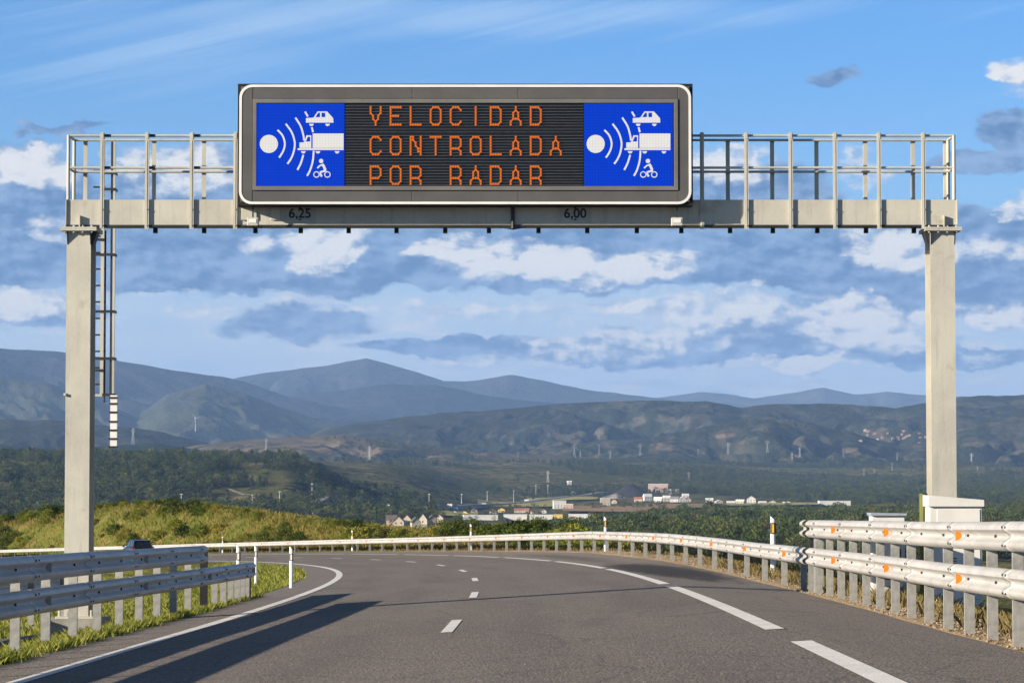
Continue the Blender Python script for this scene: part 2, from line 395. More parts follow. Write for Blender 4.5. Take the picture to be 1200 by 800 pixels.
# ------------------------------------------------------------------ near ground
def ground_material():
    m = bpy.data.materials.new('verge_soil'); m.use_nodes = True; t = m.node_tree; b = t.nodes['Principled BSDF']
    c = t.nodes.new('ShaderNodeTexCoord'); sp_ = t.nodes.new('ShaderNodeSeparateXYZ'); t.links.new(c.outputs['UV'], sp_.inputs[0])
    s, o = X(t, sp_.outputs[0]), X(t, sp_.outputs[1]); ob = c.outputs['Object']
    n1 = noise(t, ob, .35, 6, .6); n2 = noise(t, ob, 5, 5, .7); v = voro(t, ob, 9)
    grass = mixc(t, n1.smooth(.35, .65), (.08, .095, .02), (.17, .145, .045))
    grass = mixc(t, n2.smooth(.5, .8) * .6, grass, (.22, .17, .08))
    gravel = mixc(t, v.smooth(.05, .5), (.46, .35, .22), (.30, .22, .13))
    gravel = mixc(t, n2.smooth(.45, .7) * .6, gravel, (.36, .26, .12))
    bank = mixc(t, n1.smooth(.3, .55), (.26, .17, .07), (.11, .13, .025))
    far = s.smooth(150, 200)
    gr = o.smooth(5.6, 5.9) * (1.0 - o.smooth(8.2, 9.6) * (1.0 - far))
    col = mixc(t, gr, grass, mixc(t, far, gravel, bank))
    t.links.new(col, b.inputs['Base Color']); b.inputs['Roughness'].default_value = .95; b.inputs['Specular IOR Level'].default_value = .1
    bp = t.nodes.new('ShaderNodeBump'); bp.inputs['Strength'].default_value = 1; bp.inputs['Distance'].default_value = .05
    t.links.new((n2 + v * .7).s, bp.inputs['Height']); t.links.new(bp.outputs[0], b.inputs['Normal'])
    return m
def gz_rough(s, o):
    if -4.8 < o < 5.8: return -.09
    a = .05 if abs(o) < 9 else .5
    return (float(fbm(np.float64(s * .6), np.float64(o * .6), 4, 3)) * a) * min(1, (abs(o) - 4.8) / 2 + .1) - (0.0 if abs(o) < 60 else 30)
GND = ground_material()
oo = [-75, -62, -50, -38, -28, -22, -18, -15, -12.5, -10.5, -9, -8, -7.2, -6.5, -6, -5.5, -5.1, -4.84, -4.7, 0, 5.7, 5.84, 6.1, 6.5, 7, 7.6, 8.4, 9.4, 10.6, 12, 13.5, 15, 17, 19, 21.5, 24, 27, 31, 36, 42, 50, 60, 72, 85]
struct(sheet('ground', list(np.arange(-25, 428, 1.5)), oo, GND, 0, gz_rough))
# service strip of asphalt by the left gantry leg, its shade put into the colour
struct(sheet('path', list(np.arange(-20, 47.2, 1.5)), [-11.5, -10, -8.6, -7.3, -6.35], mat('shaded_asphalt', (.10, .095, .09), .9, 0, .2, 1, .5, 30), .12))

# ------------------------------------------------------------------ far country
def crest(pts, px):
    p = np.array(pts, float); return np.interp(px, p[:, 0], p[:, 1])
COLS = {  # azimuth (photo column) : (distance, row of the ground there)
    -500: [(120, 1500), (400, 780), (1200, 668), (2200, 625), (2900, 606), (3600, 541), (4600, 538), (7000, 541), (9000, 545)],
    330:  [(120, 1500), (400, 780), (1200, 668), (2200, 625), (2900, 607), (3700, 541), (4600, 539), (7000, 541), (9000, 545)],
    430:  [(120, 1500), (400, 780), (1200, 668), (2200, 625), (3000, 608), (3900, 586), (4600, 562), (5600, 542), (7500, 541), (9000, 545)],
    600:  [(120, 1500), (400, 780), (1200, 668), (2200, 625), (3400, 605), (4800, 590), (5300, 583), (6400, 552), (7500, 541), (9000, 541)],
    800:  [(120, 1500), (400, 780), (1200, 668), (2200, 625), (3400, 604), (5000, 588), (5800, 576), (6800, 556), (8000, 544), (9000, 542)],
    950:  [(120, 1500), (400, 780), (1200, 668), (2200, 625), (3400, 604), (5000, 588), (6000, 578), (7000, 566), (8200, 545), (9500, 543)],
    1700: [(120, 1500), (400, 780), (1200, 668), (2200, 625), (3400, 604), (5000, 589), (6000, 579), (7200, 568), (8600, 556), (10500, 548)],
}
ck = sorted(COLS)
def valley(px, r):
    px = np.asarray(px, float); r = np.asarray(r, float)
    zs = np.stack([np.interp(r, [q[0] for q in COLS[c]], [(HZ - q[1]) / F * q[0] for q in COLS[c]]) for c in ck])
    i = np.clip(np.searchsorted(ck, px) - 1, 0, len(ck) - 2); ca = np.array(ck, float)
    f = np.clip((px - ca[i]) / (ca[i + 1] - ca[i]), 0, 1); f = f * f * (3 - 2 * f)
    flat = np.arange(zs[0].size); z2 = zs.reshape(len(ck), -1); ii = np.broadcast_to(i, zs[0].shape).ravel(); ff = np.broadcast_to(f, zs[0].shape).ravel()
    z = (z2[ii, flat] * (1 - ff) + z2[ii + 1, flat] * ff).reshape(zs[0].shape)
    xw = (px - 600) / F * r
    rel = fbm(xw / 420.0, r / 900.0, 5, 11) * np.interp(r, [0, 2400, 3200, 5000, 9000], [0, 1.0, 5, 10, 12])
    steep = np.interp(r, [0, 2600, 3000, 12000], [0, 0, 1, 1])
    return z + rel * (.3 + .7 * steep)
HILLS = [  # name, crest distance, foot distance, foot row, crest line, gully size, gully depth, material colours
    ('hill', 8600, 7000, 545, [(-500, 520), (150, 530), (200, 528), (230, 521), (300, 513), (340, 511), (400, 509), (470, 519), (560, 528), (700, 537), (820, 548), (1700, 560)], 700, .10, 'brown'),
    ('hill', 7600, 6000, 545, [(-500, 515), (0, 521), (60, 527), (113, 522), (180, 519), (240, 530), (270, 530), (320, 534), (400, 544), (500, 560), (1700, 600)], 500, .10, 'darkgreen'),
    ('hill', 9800, 8000, 545, [(-500, 480), (0, 490), (60, 492), (150, 500), (200, 509), (250, 520), (320, 533), (400, 545), (1700, 600)], 700, .12, 'dusk'),
    ('hill', 9900, 8200, 548, [(-500, 600), (560, 560), (640, 530), (700, 516), (760, 512), (820, 500), (870, 490), (930, 490), (990, 506), (1050, 520), (1100, 512), (1150, 496), (1200, 484), (1300, 480), (1700, 490)], 600, .28, 'heath'),
    ('hill', 12000, 9000, 545, [(-500, 620), (250, 560), (320, 530), (380, 502), (420, 494), (500, 487), (600, 477), (660, 471), (680, 470), (780, 469), (830, 470), (870, 478), (900, 475), (960, 473), (1050, 478), (1090, 470), (1140, 464), (1200, 462), (1300, 458), (1700, 450)], 800, .34, 'heath2'),
    ('mountain', 15500, 12000, 520, [(-500, 430), (0, 443), (60, 450), (110, 466), (160, 488), (195, 462), (240, 450), (290, 462), (330, 478), (370, 490), (420, 500), (520, 516), (1700, 600)], 1500, .24, 'green'),
    ('mountain', 18500, 14000, 520, [(-500, 396), (0, 407), (60, 410), (130, 420), (200, 432), (260, 441), (300, 452), (340, 466), (400, 478), (480, 492), (560, 508), (1700, 600)], 2200, .30, 'cloudshade'),
    ('mountain', 21000, 17000, 515, [(-500, 520), (250, 500), (300, 470), (350, 462), (400, 455), (450, 451), (510, 452), (560, 462), (610, 470), (700, 476), (800, 490), (1700, 600)], 2000, .15, 'cloudshade'),
    ('mountain', 25000, 21000, 500, [(-500, 480), (200, 470), (280, 442), (330, 435), (380, 428), (405, 423), (430, 419), (455, 427), (490, 436), (520, 446), (560, 445), (600, 439), (640, 445), (690, 457), (740, 463), (770, 467), (900, 490), (1700, 600)], 2600, .30, 'cloudshade2'),
    ('mountain', 30000, 25000, 500, [(-500, 520), (640, 490), (770, 466), (820, 458), (850, 461), (885, 466), (930, 460), (965, 453), (1000, 462), (1040, 458), (1085, 463), (1200, 468), (1350, 458), (1700, 470)], 3000, .16, 'cloudshade2'),
]
def hill_z(h, px, r, i):
    name, Rc, Rb, yb, cr, gs, gd, mn = h
    px = np.asarray(px, float); r = np.asarray(r, float)
    xw = (px - 600) / F * Rc
    Rcl = Rc + fbm(xw / (gs * 4), xw * 0 + i, 3, 40 + i) * (Rc - Rb) * .35
    zc = (HZ - crest(cr, px)) / F * Rcl + fbm(xw / (gs * .35), xw * 0 + 3.3, 5, 60 + i) * Rc * .0010 + fbm(xw / (gs * .09), xw * 0 + 1.3, 4, 66 + i) * Rc * .00035
    zb = (HZ - yb) / F * Rb - 60
    u = (r - Rb) / (Rcl - Rb)
    uf = np.clip(u, 0, 1); prof = uf * (1.25 - .25 * uf) if True else uf
    prof = np.minimum(1, .55 * np.sin(uf * math.pi / 2) + .45 * uf ** 1.6)
    z = zb + (zc - zb) * prof
    g = np.abs(fbm((xw + fbm(xw / gs, r / gs, 3, 90 + i) * gs * .5) / gs, r / (gs * 2.6), 5, 80 + i, .55))
    z = z - (zc - zb) * gd * (1 - np.clip(g * 4.0, 0, 1)) * np.sin(np.pi * np.clip(uf, 0, 1) ** 1.1) ** .8
    g2 = np.abs(fbm(xw / (gs * .38) + fbm(xw / gs, r / gs, 2, 70 + i) * 1.5, r / (gs * 1.1), 5, 170 + i, .55)); z = z - (zc - zb) * .13 * (1 - np.clip(g2 * 4, 0, 1)) * np.sin(np.pi * uf ** 1.2)
    z = z + fbm(xw / (gs * .5), r / (gs * .5), 5, 120 + i) * (zc - zb) * .06 * np.sin(np.pi * uf)
    z = np.where(u > 1, zc - (u - 1) * (zc - zb) * .9, z)
    return z
def G(px, r):
    z = valley(px, r)
    for i, h in enumerate(HILLS[:5]): z = np.maximum(z, np.where(np.asarray(r) > h[2], hill_z(h, px, r, i), -999))
    return z
def find(px, py, lo=1500, hi=16000):
    """the point of the country seen at this azimuth under this slope"""
    rr = np.geomspace(lo, hi, 500); z = G(np.full_like(rr, px), rr); yy = HZ - z / rr * F
    k = np.where(yy <= py)[0]
    r = rr[k[0]] if len(k) else hi
    return float(r)
def spot(px, r, dz=0.0):
    return Vector(((px - 600) / F * r, r, float(G(np.array([px]), np.array([r]))[0]) + dz))

def grid_mesh(name, pxs, rs, zf, m):
    PX, RR = np.meshgrid(pxs, rs); Z = zf(PX, RR); Xw = (PX - 600) / F * RR
    co = np.stack([Xw, RR, Z], -1).reshape(-1, 3); n, k = PX.shape
    idx = np.arange(n * k).reshape(n, k)
    fc = np.stack([idx[:-1, :-1], idx[:-1, 1:], idx[1:, 1:], idx[1:, :-1]], -1).reshape(-1, 4)
    me = bpy.data.meshes.new(name); me.vertices.add(len(co)); me.vertices.foreach_set('co', co.ravel().astype(np.float32))
    me.loops.add(fc.size); me.loops.foreach_set('vertex_index', fc.ravel().astype(np.int32))
    me.polygons.add(len(fc)); me.polygons.foreach_set('loop_start', np.arange(0, fc.size, 4, dtype=np.int32)); me.polygons.foreach_set('loop_total', np.full(len(fc), 4, dtype=np.int32))
    me.update(calc_edges=True); me.validate()
    me.polygons.foreach_set('use_smooth', [True] * len(me.polygons)); me.materials.append(m)
    o = bpy.data.objects.new(name, me); COL.objects.link(o); return struct(o)

def land(name, a, b, c, sc, wood=(.012, .022, .010), woodamt=.5, tscale=55.0, stretch=.35):
    m = bpy.data.materials.new(name); m.use_nodes = True; t = m.node_tree; p = t.nodes['Principled BSDF']
    tcn = t.nodes.new('ShaderNodeTexCoord'); sp_ = t.nodes.new('ShaderNodeSeparateXYZ'); t.links.new(tcn.outputs['Object'], sp_.inputs[0])
    x, y, z = (X(t, o) for o in sp_.outputs)
    v1 = vec(t, x * (1 / sc), y * (stretch / sc), z * (3 / sc))
    n1 = noise(t, v1, 1, 6, .6, .4); n2 = noise(t, v1, 3.1, 6, .65); n3 = noise(t, vec(t, x * (1 / tscale), y * (.5 / tscale), z * (1 / tscale)), 1, 5, .7)
    col = mixc(t, n1.smooth(.38, .62), a, b)
    col = mixc(t, n2.smooth(.55, .68) * .8, col, c)
    col = mixc(t, (n1 * .35 + n3 * .5 + n2 * .25).smooth(.62 - woodamt * .2, .66 - woodamt * .2 + .05) * .9, col, wood)
    t.links.new(col, p.inputs['Base Color']); p.inputs['Roughness'].default_value = 1; p.inputs['Specular IOR Level'].default_value = 0
    bp = t.nodes.new('ShaderNodeBump'); bp.inputs['Strength'].default_value = .9; bp.inputs['Distance'].default_value = tscale * .22
    t.links.new((n3 + n2 * .5).s, bp.inputs['Height']); t.links.new(bp.outputs[0], p.inputs['Normal'])
    return m
LM = {
    'brown': land('heath_brown', (.10, .085, .05), (.20, .15, .09), (.26, .17, .11), 420, woodamt=.45),
    'darkgreen': land('forest_hill', (.022, .035, .018), (.04, .05, .028), (.07, .06, .04), 400, woodamt=.7),
    'dusk': land('dusk_heath', (.030, .036, .026), (.055, .052, .04), (.09, .07, .05), 700, woodamt=.5, tscale=70),
    'heath': land('heath_slope', (.036, .040, .028), (.13, .11, .072), (.23, .16, .115), 500, woodamt=.6, tscale=70),
    'heath2': land('heath_far', (.030, .034, .026), (.11, .095, .068), (.21, .16, .115), 700, woodamt=.62, tscale=90),
    'green': land('mountain_meadow', (.040, .050, .036), (.085, .088, .056), (.045, .048, .038), 1500, woodamt=.2, tscale=160),
    'cloudshade': land('mountain_cloudshade', (.010, .012, .016), (.032, .034, .036), (.065, .062, .052), 2600, woodamt=.2, tscale=200),  # mountains kept dark, cloud shadow carried in the base colour
    'cloudshade2': land('mountain_bare', (.034, .038, .040), (.07, .068, .06), (.13, .115, .09), 2600, woodamt=.1, tscale=260),
    'valley': land('valley_floor', (.085, .092, .036), (.20, .17, .075), (.32, .23, .14), 240, wood=(.018, .030, .012), woodamt=.5, tscale=26),
}
pv = np.concatenate([np.arange(-500, -60, 20), np.arange(-60, 1261, 4), np.arange(1280, 1701, 20)])
rv = np.concatenate([np.geomspace(60, 2000, 60), np.geomspace(2030, 11500, 330)])
o = grid_mesh('terrain', pv, rv, valley, LM['valley'])
for i, h in enumerate(HILLS):
    ph = np.concatenate([np.arange(-500, -60, 15), np.arange(-60, 1261, 3), np.arange(1275, 1701, 15)])
    rh = np.concatenate([np.linspace(h[2], h[1] * 1.05, 130), np.linspace(h[1] * 1.06, h[1] * 1.25, 12)])
    grid_mesh(h[0], ph, rh, lambda a, b, h=h, i=i: hill_z(h, a, b, i), LM[h[7]])
# one sheet out to the horizon under everything
me = MB(); me.add([(-60000, -3000, -75), (60000, -3000, -75), (60000, 80000, -75), (-60000, 80000, -75)], [(0, 1, 2, 3)])
struct(me.build('land', LM['valley']))

# ------------------------------------------------------------------ haze
hm = bpy.data.materials.new('haze_air'); hm.use_nodes = True; t = hm.node_tree; t.nodes.clear()
pvn = t.nodes.new('ShaderNodeVolumePrincipled'); pvn.inputs['Color'].default_value = (.34, .57, 1.0, 1); pvn.inputs['Density'].default_value = 3.3e-5; pvn.inputs['Anisotropy'].default_value = 0.0
mo = t.nodes.new('ShaderNodeOutputMaterial'); t.links.new(pvn.outputs[0], mo.inputs['Volume'])
mb = MB(); mb.box((-17000, -2500, -76), (17000, 39000, 1450)); o = mb.build('haze', hm); o['kind'] = 'stuff'; o['label'] = 'thin blue haze over the distant valley and mountains'

# ------------------------------------------------------------------ the gantry
GY = 46.8                                      # distance of the beam's front face
def gp(px, py, Y=GY): return P(px, py, Y)
zt = gp(600, 234).z; zb = gp(600, 263.5).z      # beam top and bottom
xl = gp(78, 250).x; xr = gp(1121, 250).x
DEP = 0.66
gant = thing('overhead_gantry', 'pale grey steel gantry with railed walkway spanning the whole road', 'gantry', (0, GY + DEP / 2, -2.1))
def ibeam(y0, face):                            # a plate girder: web with top and bottom flanges
    mb = MB(); w = .07
    if face < 0:
        mb.box((xl, y0 + .002, zb + .001), (xr, y0 + .03, zt - .001)); mb.box((xl, y0 + .031, zt - .02), (xr, y0 + w * 2, zt)); mb.box((xl, y0 + .031, zb), (xr, y0 + w * 2, zb + .028))
    else:
        mb.box((xl, y0 + .09, zb + .001), (xr, y0 + .14, zt - .001)); mb.box((xl, y0, zt - .02), (xr, y0 + .089, zt)); mb.box((xl, y0, zb), (xr, y0 + .089, zb + .028))
    return mb
b1 = ibeam(GY, -1).build('beam', STEEL, gant)
b2 = ibeam(GY + DEP - .14, 1).build('beam', STEEL, gant)
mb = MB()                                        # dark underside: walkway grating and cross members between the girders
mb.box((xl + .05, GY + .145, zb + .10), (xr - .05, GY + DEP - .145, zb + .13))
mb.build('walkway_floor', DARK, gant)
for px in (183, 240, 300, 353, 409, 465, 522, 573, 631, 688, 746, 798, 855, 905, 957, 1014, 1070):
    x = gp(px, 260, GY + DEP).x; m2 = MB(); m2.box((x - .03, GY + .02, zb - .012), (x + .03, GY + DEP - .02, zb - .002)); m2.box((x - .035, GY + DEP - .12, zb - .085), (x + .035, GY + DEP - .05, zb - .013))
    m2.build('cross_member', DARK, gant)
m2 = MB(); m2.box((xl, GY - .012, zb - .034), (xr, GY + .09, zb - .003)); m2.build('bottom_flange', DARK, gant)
# end plates
for x in (xl - .012, xr):
    m2 = MB(); m2.box((x, GY - .03, zb), (x + .012, GY + DEP, zt + .004)); m2.build('end_plate', STEEL, gant)
# railings
zr1 = gp(600, 158.2).z; zr2 = gp(600, 196.5).z
def angle_post(x, y, z0, z1, s=1):
    m2 = MB(); m2.box((x - .033, y - .036, z0), (x + .033, y - .030, z1)); m2.box((x - .033, y - .029, z0), (x - .027, y - .001, z1))
    m2.box((x + .027, y - .029, z0), (x + .033, y - .001, z1)); m2.box((x - .006, y - .042, z0 + .02), (x + .006, y - .0365, z1 - .12))
    if s > 0:
        for q in (.06, .32): m2.tube((x, y - .056, z0 + q), (x, y - .043, z0 + q), .012, 6)
    m2.box((x - .02, y - .043, z1 - .10), (x + .02, y - .037, z1 + .01))
    return m2
YF = GY - .004
for px in (120, 172.5, 225, 276, 328, 380, 432, 484, 536, 588, 640, 692, 744, 770.5, 822.5, 874.5, 926.5, 978.5, 1030, 1082):
    x = gp(px, 200, YF).x
    angle_post(x, YF, zt + .005 if 300 < px < 800 else zb - .07, zr1 + .03).build('railing_post', STEEL, gant)
YB = GY + DEP
for px in (100, 180.5, 239, 300, 353, 409, 465, 522, 573, 631, 688, 746, 798, 853, 905, 957, 1014, 1070, 1108):
    x = gp(px, 200, YB).x; m2 = MB()
    m2.box((x - .032, YB + .001, zt - .05), (x + .032, YB + .008, zr1 + .0)); m2.box((x - .032, YB + .009, zt - .05), (x - .025, YB + .05, zr1))
    for z in (zr1 - .02, zr2 - .01, zt + .05): m2.box((x - .04, YB - .012, z - .02), (x + .04, YB - .001, z + .02))
    m2.build('railing_post', STEEL, gant)
x0, x1 = gp(80, 200).x, gp(1118, 200).x
for z in (zr1 - .01, zr2):
    m2 = MB(); m2.tube((x0, YF + .021, z), (x1, YF + .021, z), .021, 10); m2.build('handrail', STEEL, gant)
    m2 = MB(); m2.tube((x0, YB - .035, z), (x1, YB - .035, z), .021, 10); m2.build('handrail', STEEL, gant)
    for xx in (x0, x1):
        m2 = MB(); m2.tube((xx, YF + .021, z), (xx, YB - .035, z), .021, 10); m2.build('handrail', STEEL, gant)
for xx in (x0, x1):
    for yy in (YF + .021, YB - .035):
        m2 = MB(); m2.tube((xx, yy, zt), (xx, yy, zr1), .028, 10); m2.build('railing_post', STEEL, gant)
# sleeves (clamps) on the handrails
for px in (126, 178, 231):
    x = gp(px, 200).x
    for z in (zr1 - .01, zr2): m2 = MB(); m2.tube((x - .05, YF + .021, z), (x + .05, YF + .021, z), .0245, 8); m2.build('rail_clamp', DARK, gant)
# legs: H sections with cap plate, bolts and gussets
def leg(pxa, pxb, base_z, side, top_px=(74, 116)):
    xa, xb = gp(pxa, 400).x, gp(pxb, 400).x; cx = (xa + xb) / 2; w = (xb - xa) / 2; y0 = GY + .02; y1 = GY + .60; zT = zb - .10
    m2 = MB()
    m2.box((cx - w, y0, base_z), (cx + w, y0 + .022, zT)); m2.box((cx - w, y1 - .022, base_z), (cx + w, y1, zT))
    m2.box((cx - .012, y0 + .023, base_z), (cx + .012, y1 - .023, zT))
    lg = m2.build('post', STEEL, gant)
    m2 = MB(); m2.box((cx - w - .09, y0 - .10, zT + .001), (cx + w + .10, y1 + .08, zT + .03)); m2.box((cx - w - .09, y0 - .10, zT + .032), (cx + w + .10, y1 + .08, zT + .062))
    for q in (-1, -.33, .33, 1):
        m2.tube((cx + q * w * 1.1, y0 - .06, zT - .03), (cx + q * w * 1.1, y0 - .06, zT + .09), .018, 6)
    m2.build('cap_plate', STEEL, lg)
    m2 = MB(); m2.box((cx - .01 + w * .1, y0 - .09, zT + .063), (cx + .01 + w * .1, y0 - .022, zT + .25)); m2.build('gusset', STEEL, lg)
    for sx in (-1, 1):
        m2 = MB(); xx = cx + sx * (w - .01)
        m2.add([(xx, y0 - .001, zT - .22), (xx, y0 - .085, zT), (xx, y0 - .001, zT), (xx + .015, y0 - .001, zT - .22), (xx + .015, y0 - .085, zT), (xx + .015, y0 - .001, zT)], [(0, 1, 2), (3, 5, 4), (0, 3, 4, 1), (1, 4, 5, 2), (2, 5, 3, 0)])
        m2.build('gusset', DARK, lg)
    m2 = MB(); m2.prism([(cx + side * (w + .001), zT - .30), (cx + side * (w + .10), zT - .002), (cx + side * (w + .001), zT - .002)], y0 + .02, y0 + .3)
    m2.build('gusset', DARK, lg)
    m2 = MB(); m2.box((cx - w - .12, y0 - .12, base_z - .02), (cx + w + .12, y1 + .12, base_z + .02))
    for sx in (-1, 1):
        for yy in (y0 - .08, y1 + .08): m2.tube((cx + sx * (w + .06), yy, base_z + .02), (cx + sx * (w + .06), yy, base_z + .12), .02, 6)
    m2.build('base_plate', STEEL, lg)
    m2 = MB(); m2.prism([(cx - w - .28, base_z - 1.0), (cx + w + .28, base_z - 1.0), (cx + w + .24, base_z - .022), (cx - w - .24, base_z - .022)], y0 - .25, y1 + .25); m2.build('footing', CONC, lg)
    return cx, w
GLz = float(zoff(46.8, -6.3)) + .30
GRz = -1.9 + .12
leg(77, 105.5, GLz, 1); leg(1091, 1120, GRz, -1)
# horizontal support clamps on the left leg
z = gp(80, 462).z; m2 = MB(); m2.box((gp(74.5, 462).x, GY - .02, z - .02), (gp(78, 462).x - .01, GY + .62, z + .02)); m2.build('bracket', STEEL, gant)
# access ladder beside the left leg, with stand-off brackets and a drop section
lad = MB(); YL = GY + 1.22; xs1, xs2 = gp(119.5, 400, YL).x, gp(130.5, 400, YL).x
zt_l = gp(119, 160, YL).z; zb_l = gp(119, 463, YL).z; zt_l2 = gp(131, 166, YL).z
def barlad(x, w, z0, z1, y=YL, d=.05): lad.box((x - w / 2, y - d / 2, z0), (x + w / 2, y + d / 2, z1))
barlad(xs1, .055, zb_l, zt_l); barlad(gp(133, 400, YL).x, .035, zb_l, zt_l2)
lo = lad.build('ladder', STEEL, gant)
lad = MB(); barlad(xs1 + .045, .022, zb_l - .12, gp(119, 270, YL).z, YL + .02); barlad(gp(129.5, 400, YL).x, .03, zb_l, zt_l2, YL + .05); lad.build('stile', DARK, lo)
zz = gp(600, 200, YL).z; k = 0
while zz > zb_l:
    m2 = MB(); m2.tube((xs1 - .16, YL + (.02 if k % 3 else .0), zz), (xs1 + .035, YL, zz), .016, 6); 
    m2.build('rung', DARK, lo); zz -= .273; k += 1
for py in (203, 222, 281, 298.5, 365, 420, 434):
    z = gp(600, py, YL).z; m2 = MB(); xa = gp(106, 300, YL).x if py > 270 else gp(119, 300, YL).x; xb = gp(122, 300, YL).x if py in (281, 434) else gp(135, 300, YL).x
    m2.box((xa, YL - .035, z - .022), (xb, YL - .03, z + .022)); m2.box((xb - .01, YL - .03, z - .022), (xb, YL + .25, z + .022)); m2.build('hoop', DARK, lo)
z = gp(600, 463, YL).z; m2 = MB(); m2.box((gp(104, 463, YL).x, YL - .03, z - .02), (gp(121, 463, YL).x, YL + .0, z + .02)); m2.build('bracket', STEEL, lo)
m2 = MB(); xa, xb = gp(120, 463, YL).x, gp(136, 463, YL).x; m2.box((xa, YL - .045, z - .015), (xb, YL - .031, z + .03)); m2.build('bracket', DARK, lo)
m2 = MB(); xa, xb = gp(130, 480, YL).x, gp(138, 480, YL).x; za, zc = gp(130, 463, YL).z, gp(130, 525, YL).z
m2.box((xa, YL - .08, zc), (xb, YL - .05, za)); ds = m2.build('drop_section', WHITE, lo)
for py in (466, 473, 483, 494, 504, 514, 523.5): z = gp(130, py, YL).z; m2 = MB(); m2.box((xa - .015, YL - .095, z - .014), (xb + .012, YL - .081, z + .014)); m2.build('rung', BLACK, ds)
# little hanging rod under the middle of the beam
m2 = MB(); x = gp(601, 250).x; m2.box((x - .03, GY - .05, gp(0, 258).z), (x + .03, GY - .02, gp(0, 240).z)); m2.tube((x, GY - .04, gp(0, 268).z), (x, GY - .04, gp(0, 258).z), .03, 8)
m2.tube((x - .32, GY + .05, zb - .01), (x, GY - .03, zb - .07), .015, 6); m2.tube((x + .32, GY + .05, zb - .01), (x, GY - .03, zb - .07), .015, 6); m2.build('cable_gland', DARK, gant)
# writing on the beam
def text_mesh(s, size, name, m, parent, loc, ext=.002, bold=.0):
    cu = bpy.data.curves.new('t', 'FONT'); cu.body = s; cu.size = size; cu.align_x = 'CENTER'; cu.extrude = ext; cu.offset = bold
    to = bpy.data.objects.new('t', cu); COL.objects.link(to); dg = bpy.context.evaluated_depsgraph_get(); dg.update()
    me = bpy.data.meshes.new_from_object(to.evaluated_get(dg)); bpy.data.objects.remove(to); me.materials.clear(); me.materials.append(m)
    me.transform(Matrix.Translation(loc) @ Matrix.Rotation(math.pi / 2, 4, 'X'))
    if parent is not None: me.transform(Matrix.Translation(-Vector(parent['_w'])))
    me.name = name; ob = bpy.data.objects.new(name, me); COL.objects.link(ob)
    if parent is not None: ob.parent = parent
    return ob
for s, px in (('6,25', 351.5), ('6,00', 674)):
    x = gp(px, 250).x
    m2 = MB(); m2.box((x - .26, GY - .004, zb + .03), (x + .26, GY + .001, zt - .022)); m2.build('number_plate', mat('beam_grey', (.42, .41, .37), .6, 0, .08, 2), b1)  # plain grey plate behind the clearance figure
    text_mesh(s, .215, 'clearance_number', BLACK, b1, (x, GY - .008, gp(0, 255.2).z), bold=.004)
    for sz in (1, -1):
        m2 = MB(); zz = gp(0, 250.5).z + sz * .105; m2.prism([(x - .03, zz), (x + .03, zz), (x, zz - sz * .03)], GY - .010, GY - .006)
        m2.build('clearance_mark', BLACK, b1)
for pa, pb in ((284, 302), (318.5, 330)):
    m2 = MB(); m2.box((gp(pa, 0).x, GY - .03, gp(0, 258).z), (gp(pb, 0).x, GY - .001, gp(0, 241).z)); m2.build('junction_plate', STEEL, gant, bevel=.004)
# two small lamps hanging below the ends of the sign
for px, lb in ((296, 'small grey lamp box under left end of the sign'), (793.5, 'small grey lamp box under right end of the sign')):
    c = gp(px, 259, GY - .35); t_ = thing('signal_lamp', lb, 'lamp', tuple(c), 'small lamps under the sign')
    m2 = MB(); m2.box((c.x - .09, c.y, c.z - .075), (c.x + .09, c.y + .16, c.z + .06)); m2.build('casing', STEEL, t_, bevel=.01)
    m2 = MB(); m2.box((c.x - .06, c.y - .008, c.z - .03), (c.x + .06, c.y - .001, c.z + .035)); m2.build('lens', WHITE, t_)
    m2 = MB(); m2.box((c.x - .012, c.y + .05, c.z + .06), (c.x + .012, c.y + .08, c.z + .30)); m2.box((c.x - .012, c.y + .05, c.z + .25), (c.x + .012, c.y + .36, c.z + .28)); m2.build('bracket', DARK, t_)
    m2 = MB()
    for q in (-.13, .0, .13): m2.tube((c.x + q, c.y + .1, c.z - .10), (c.x + q, c.y + .1, c.z - .06), .012, 6)
    m2.box((c.x - .15, c.y + .02, c.z - .085), (c.x + .15, c.y + .15, c.z - .077)); m2.build('mounting_plate', DARK, t_)

# ------------------------------------------------------------------ the message sign
SY = GY - .42
def sg(px, py, d=0.0): return P(px, py, SY + d)
sign = thing('message_sign', 'large electronic message board with white rim fixed to the gantry', 'electronic sign', tuple(sg(545, 240)))
def rect(m2, a, b, d0, d1): m2.box((sg(a[0], 0).x, SY + d0, sg(0, a[1]).z), (sg(b[0], 0).x, SY + d1, sg(0, b[1]).z))
m2 = MB(); rect(m2, (279, 98), (811.5, 240.5), .03, .38); hs = m2.build('housing', EDGE, sign, bevel=.006)
# four face panels round the screen, each with its seams
def panel(a, b, d=.006):
    m2 = MB(); rect(m2, a, b, d, .029); m2.build('face_panel', GREYP, sign, bevel=.004)
for a, b in (((283, 101.5), (296.5, 236.5)), ((794.5, 101.5), (807.5, 236.5))): panel(a, b)
for y0, y1 in ((101.5, 115.5), (223.5, 236.5)):
    for x0_, x1_ in ((297, 483), (483.6, 607), (607.6, 794)): panel((x0_, y0), (x1_, y1), .012)
# bezel with a light lip
m2 = MB()
for a, b in (((297, 116), (301.2, 223)), ((789.3, 116), (794, 223)), ((301.2, 116), (789.3, 120.8)), ((301.2, 218.2), (789.3, 223))): rect(m2, a, b, -.012, .029)
m2.build('bezel', BEZEL, sign, bevel=.003)
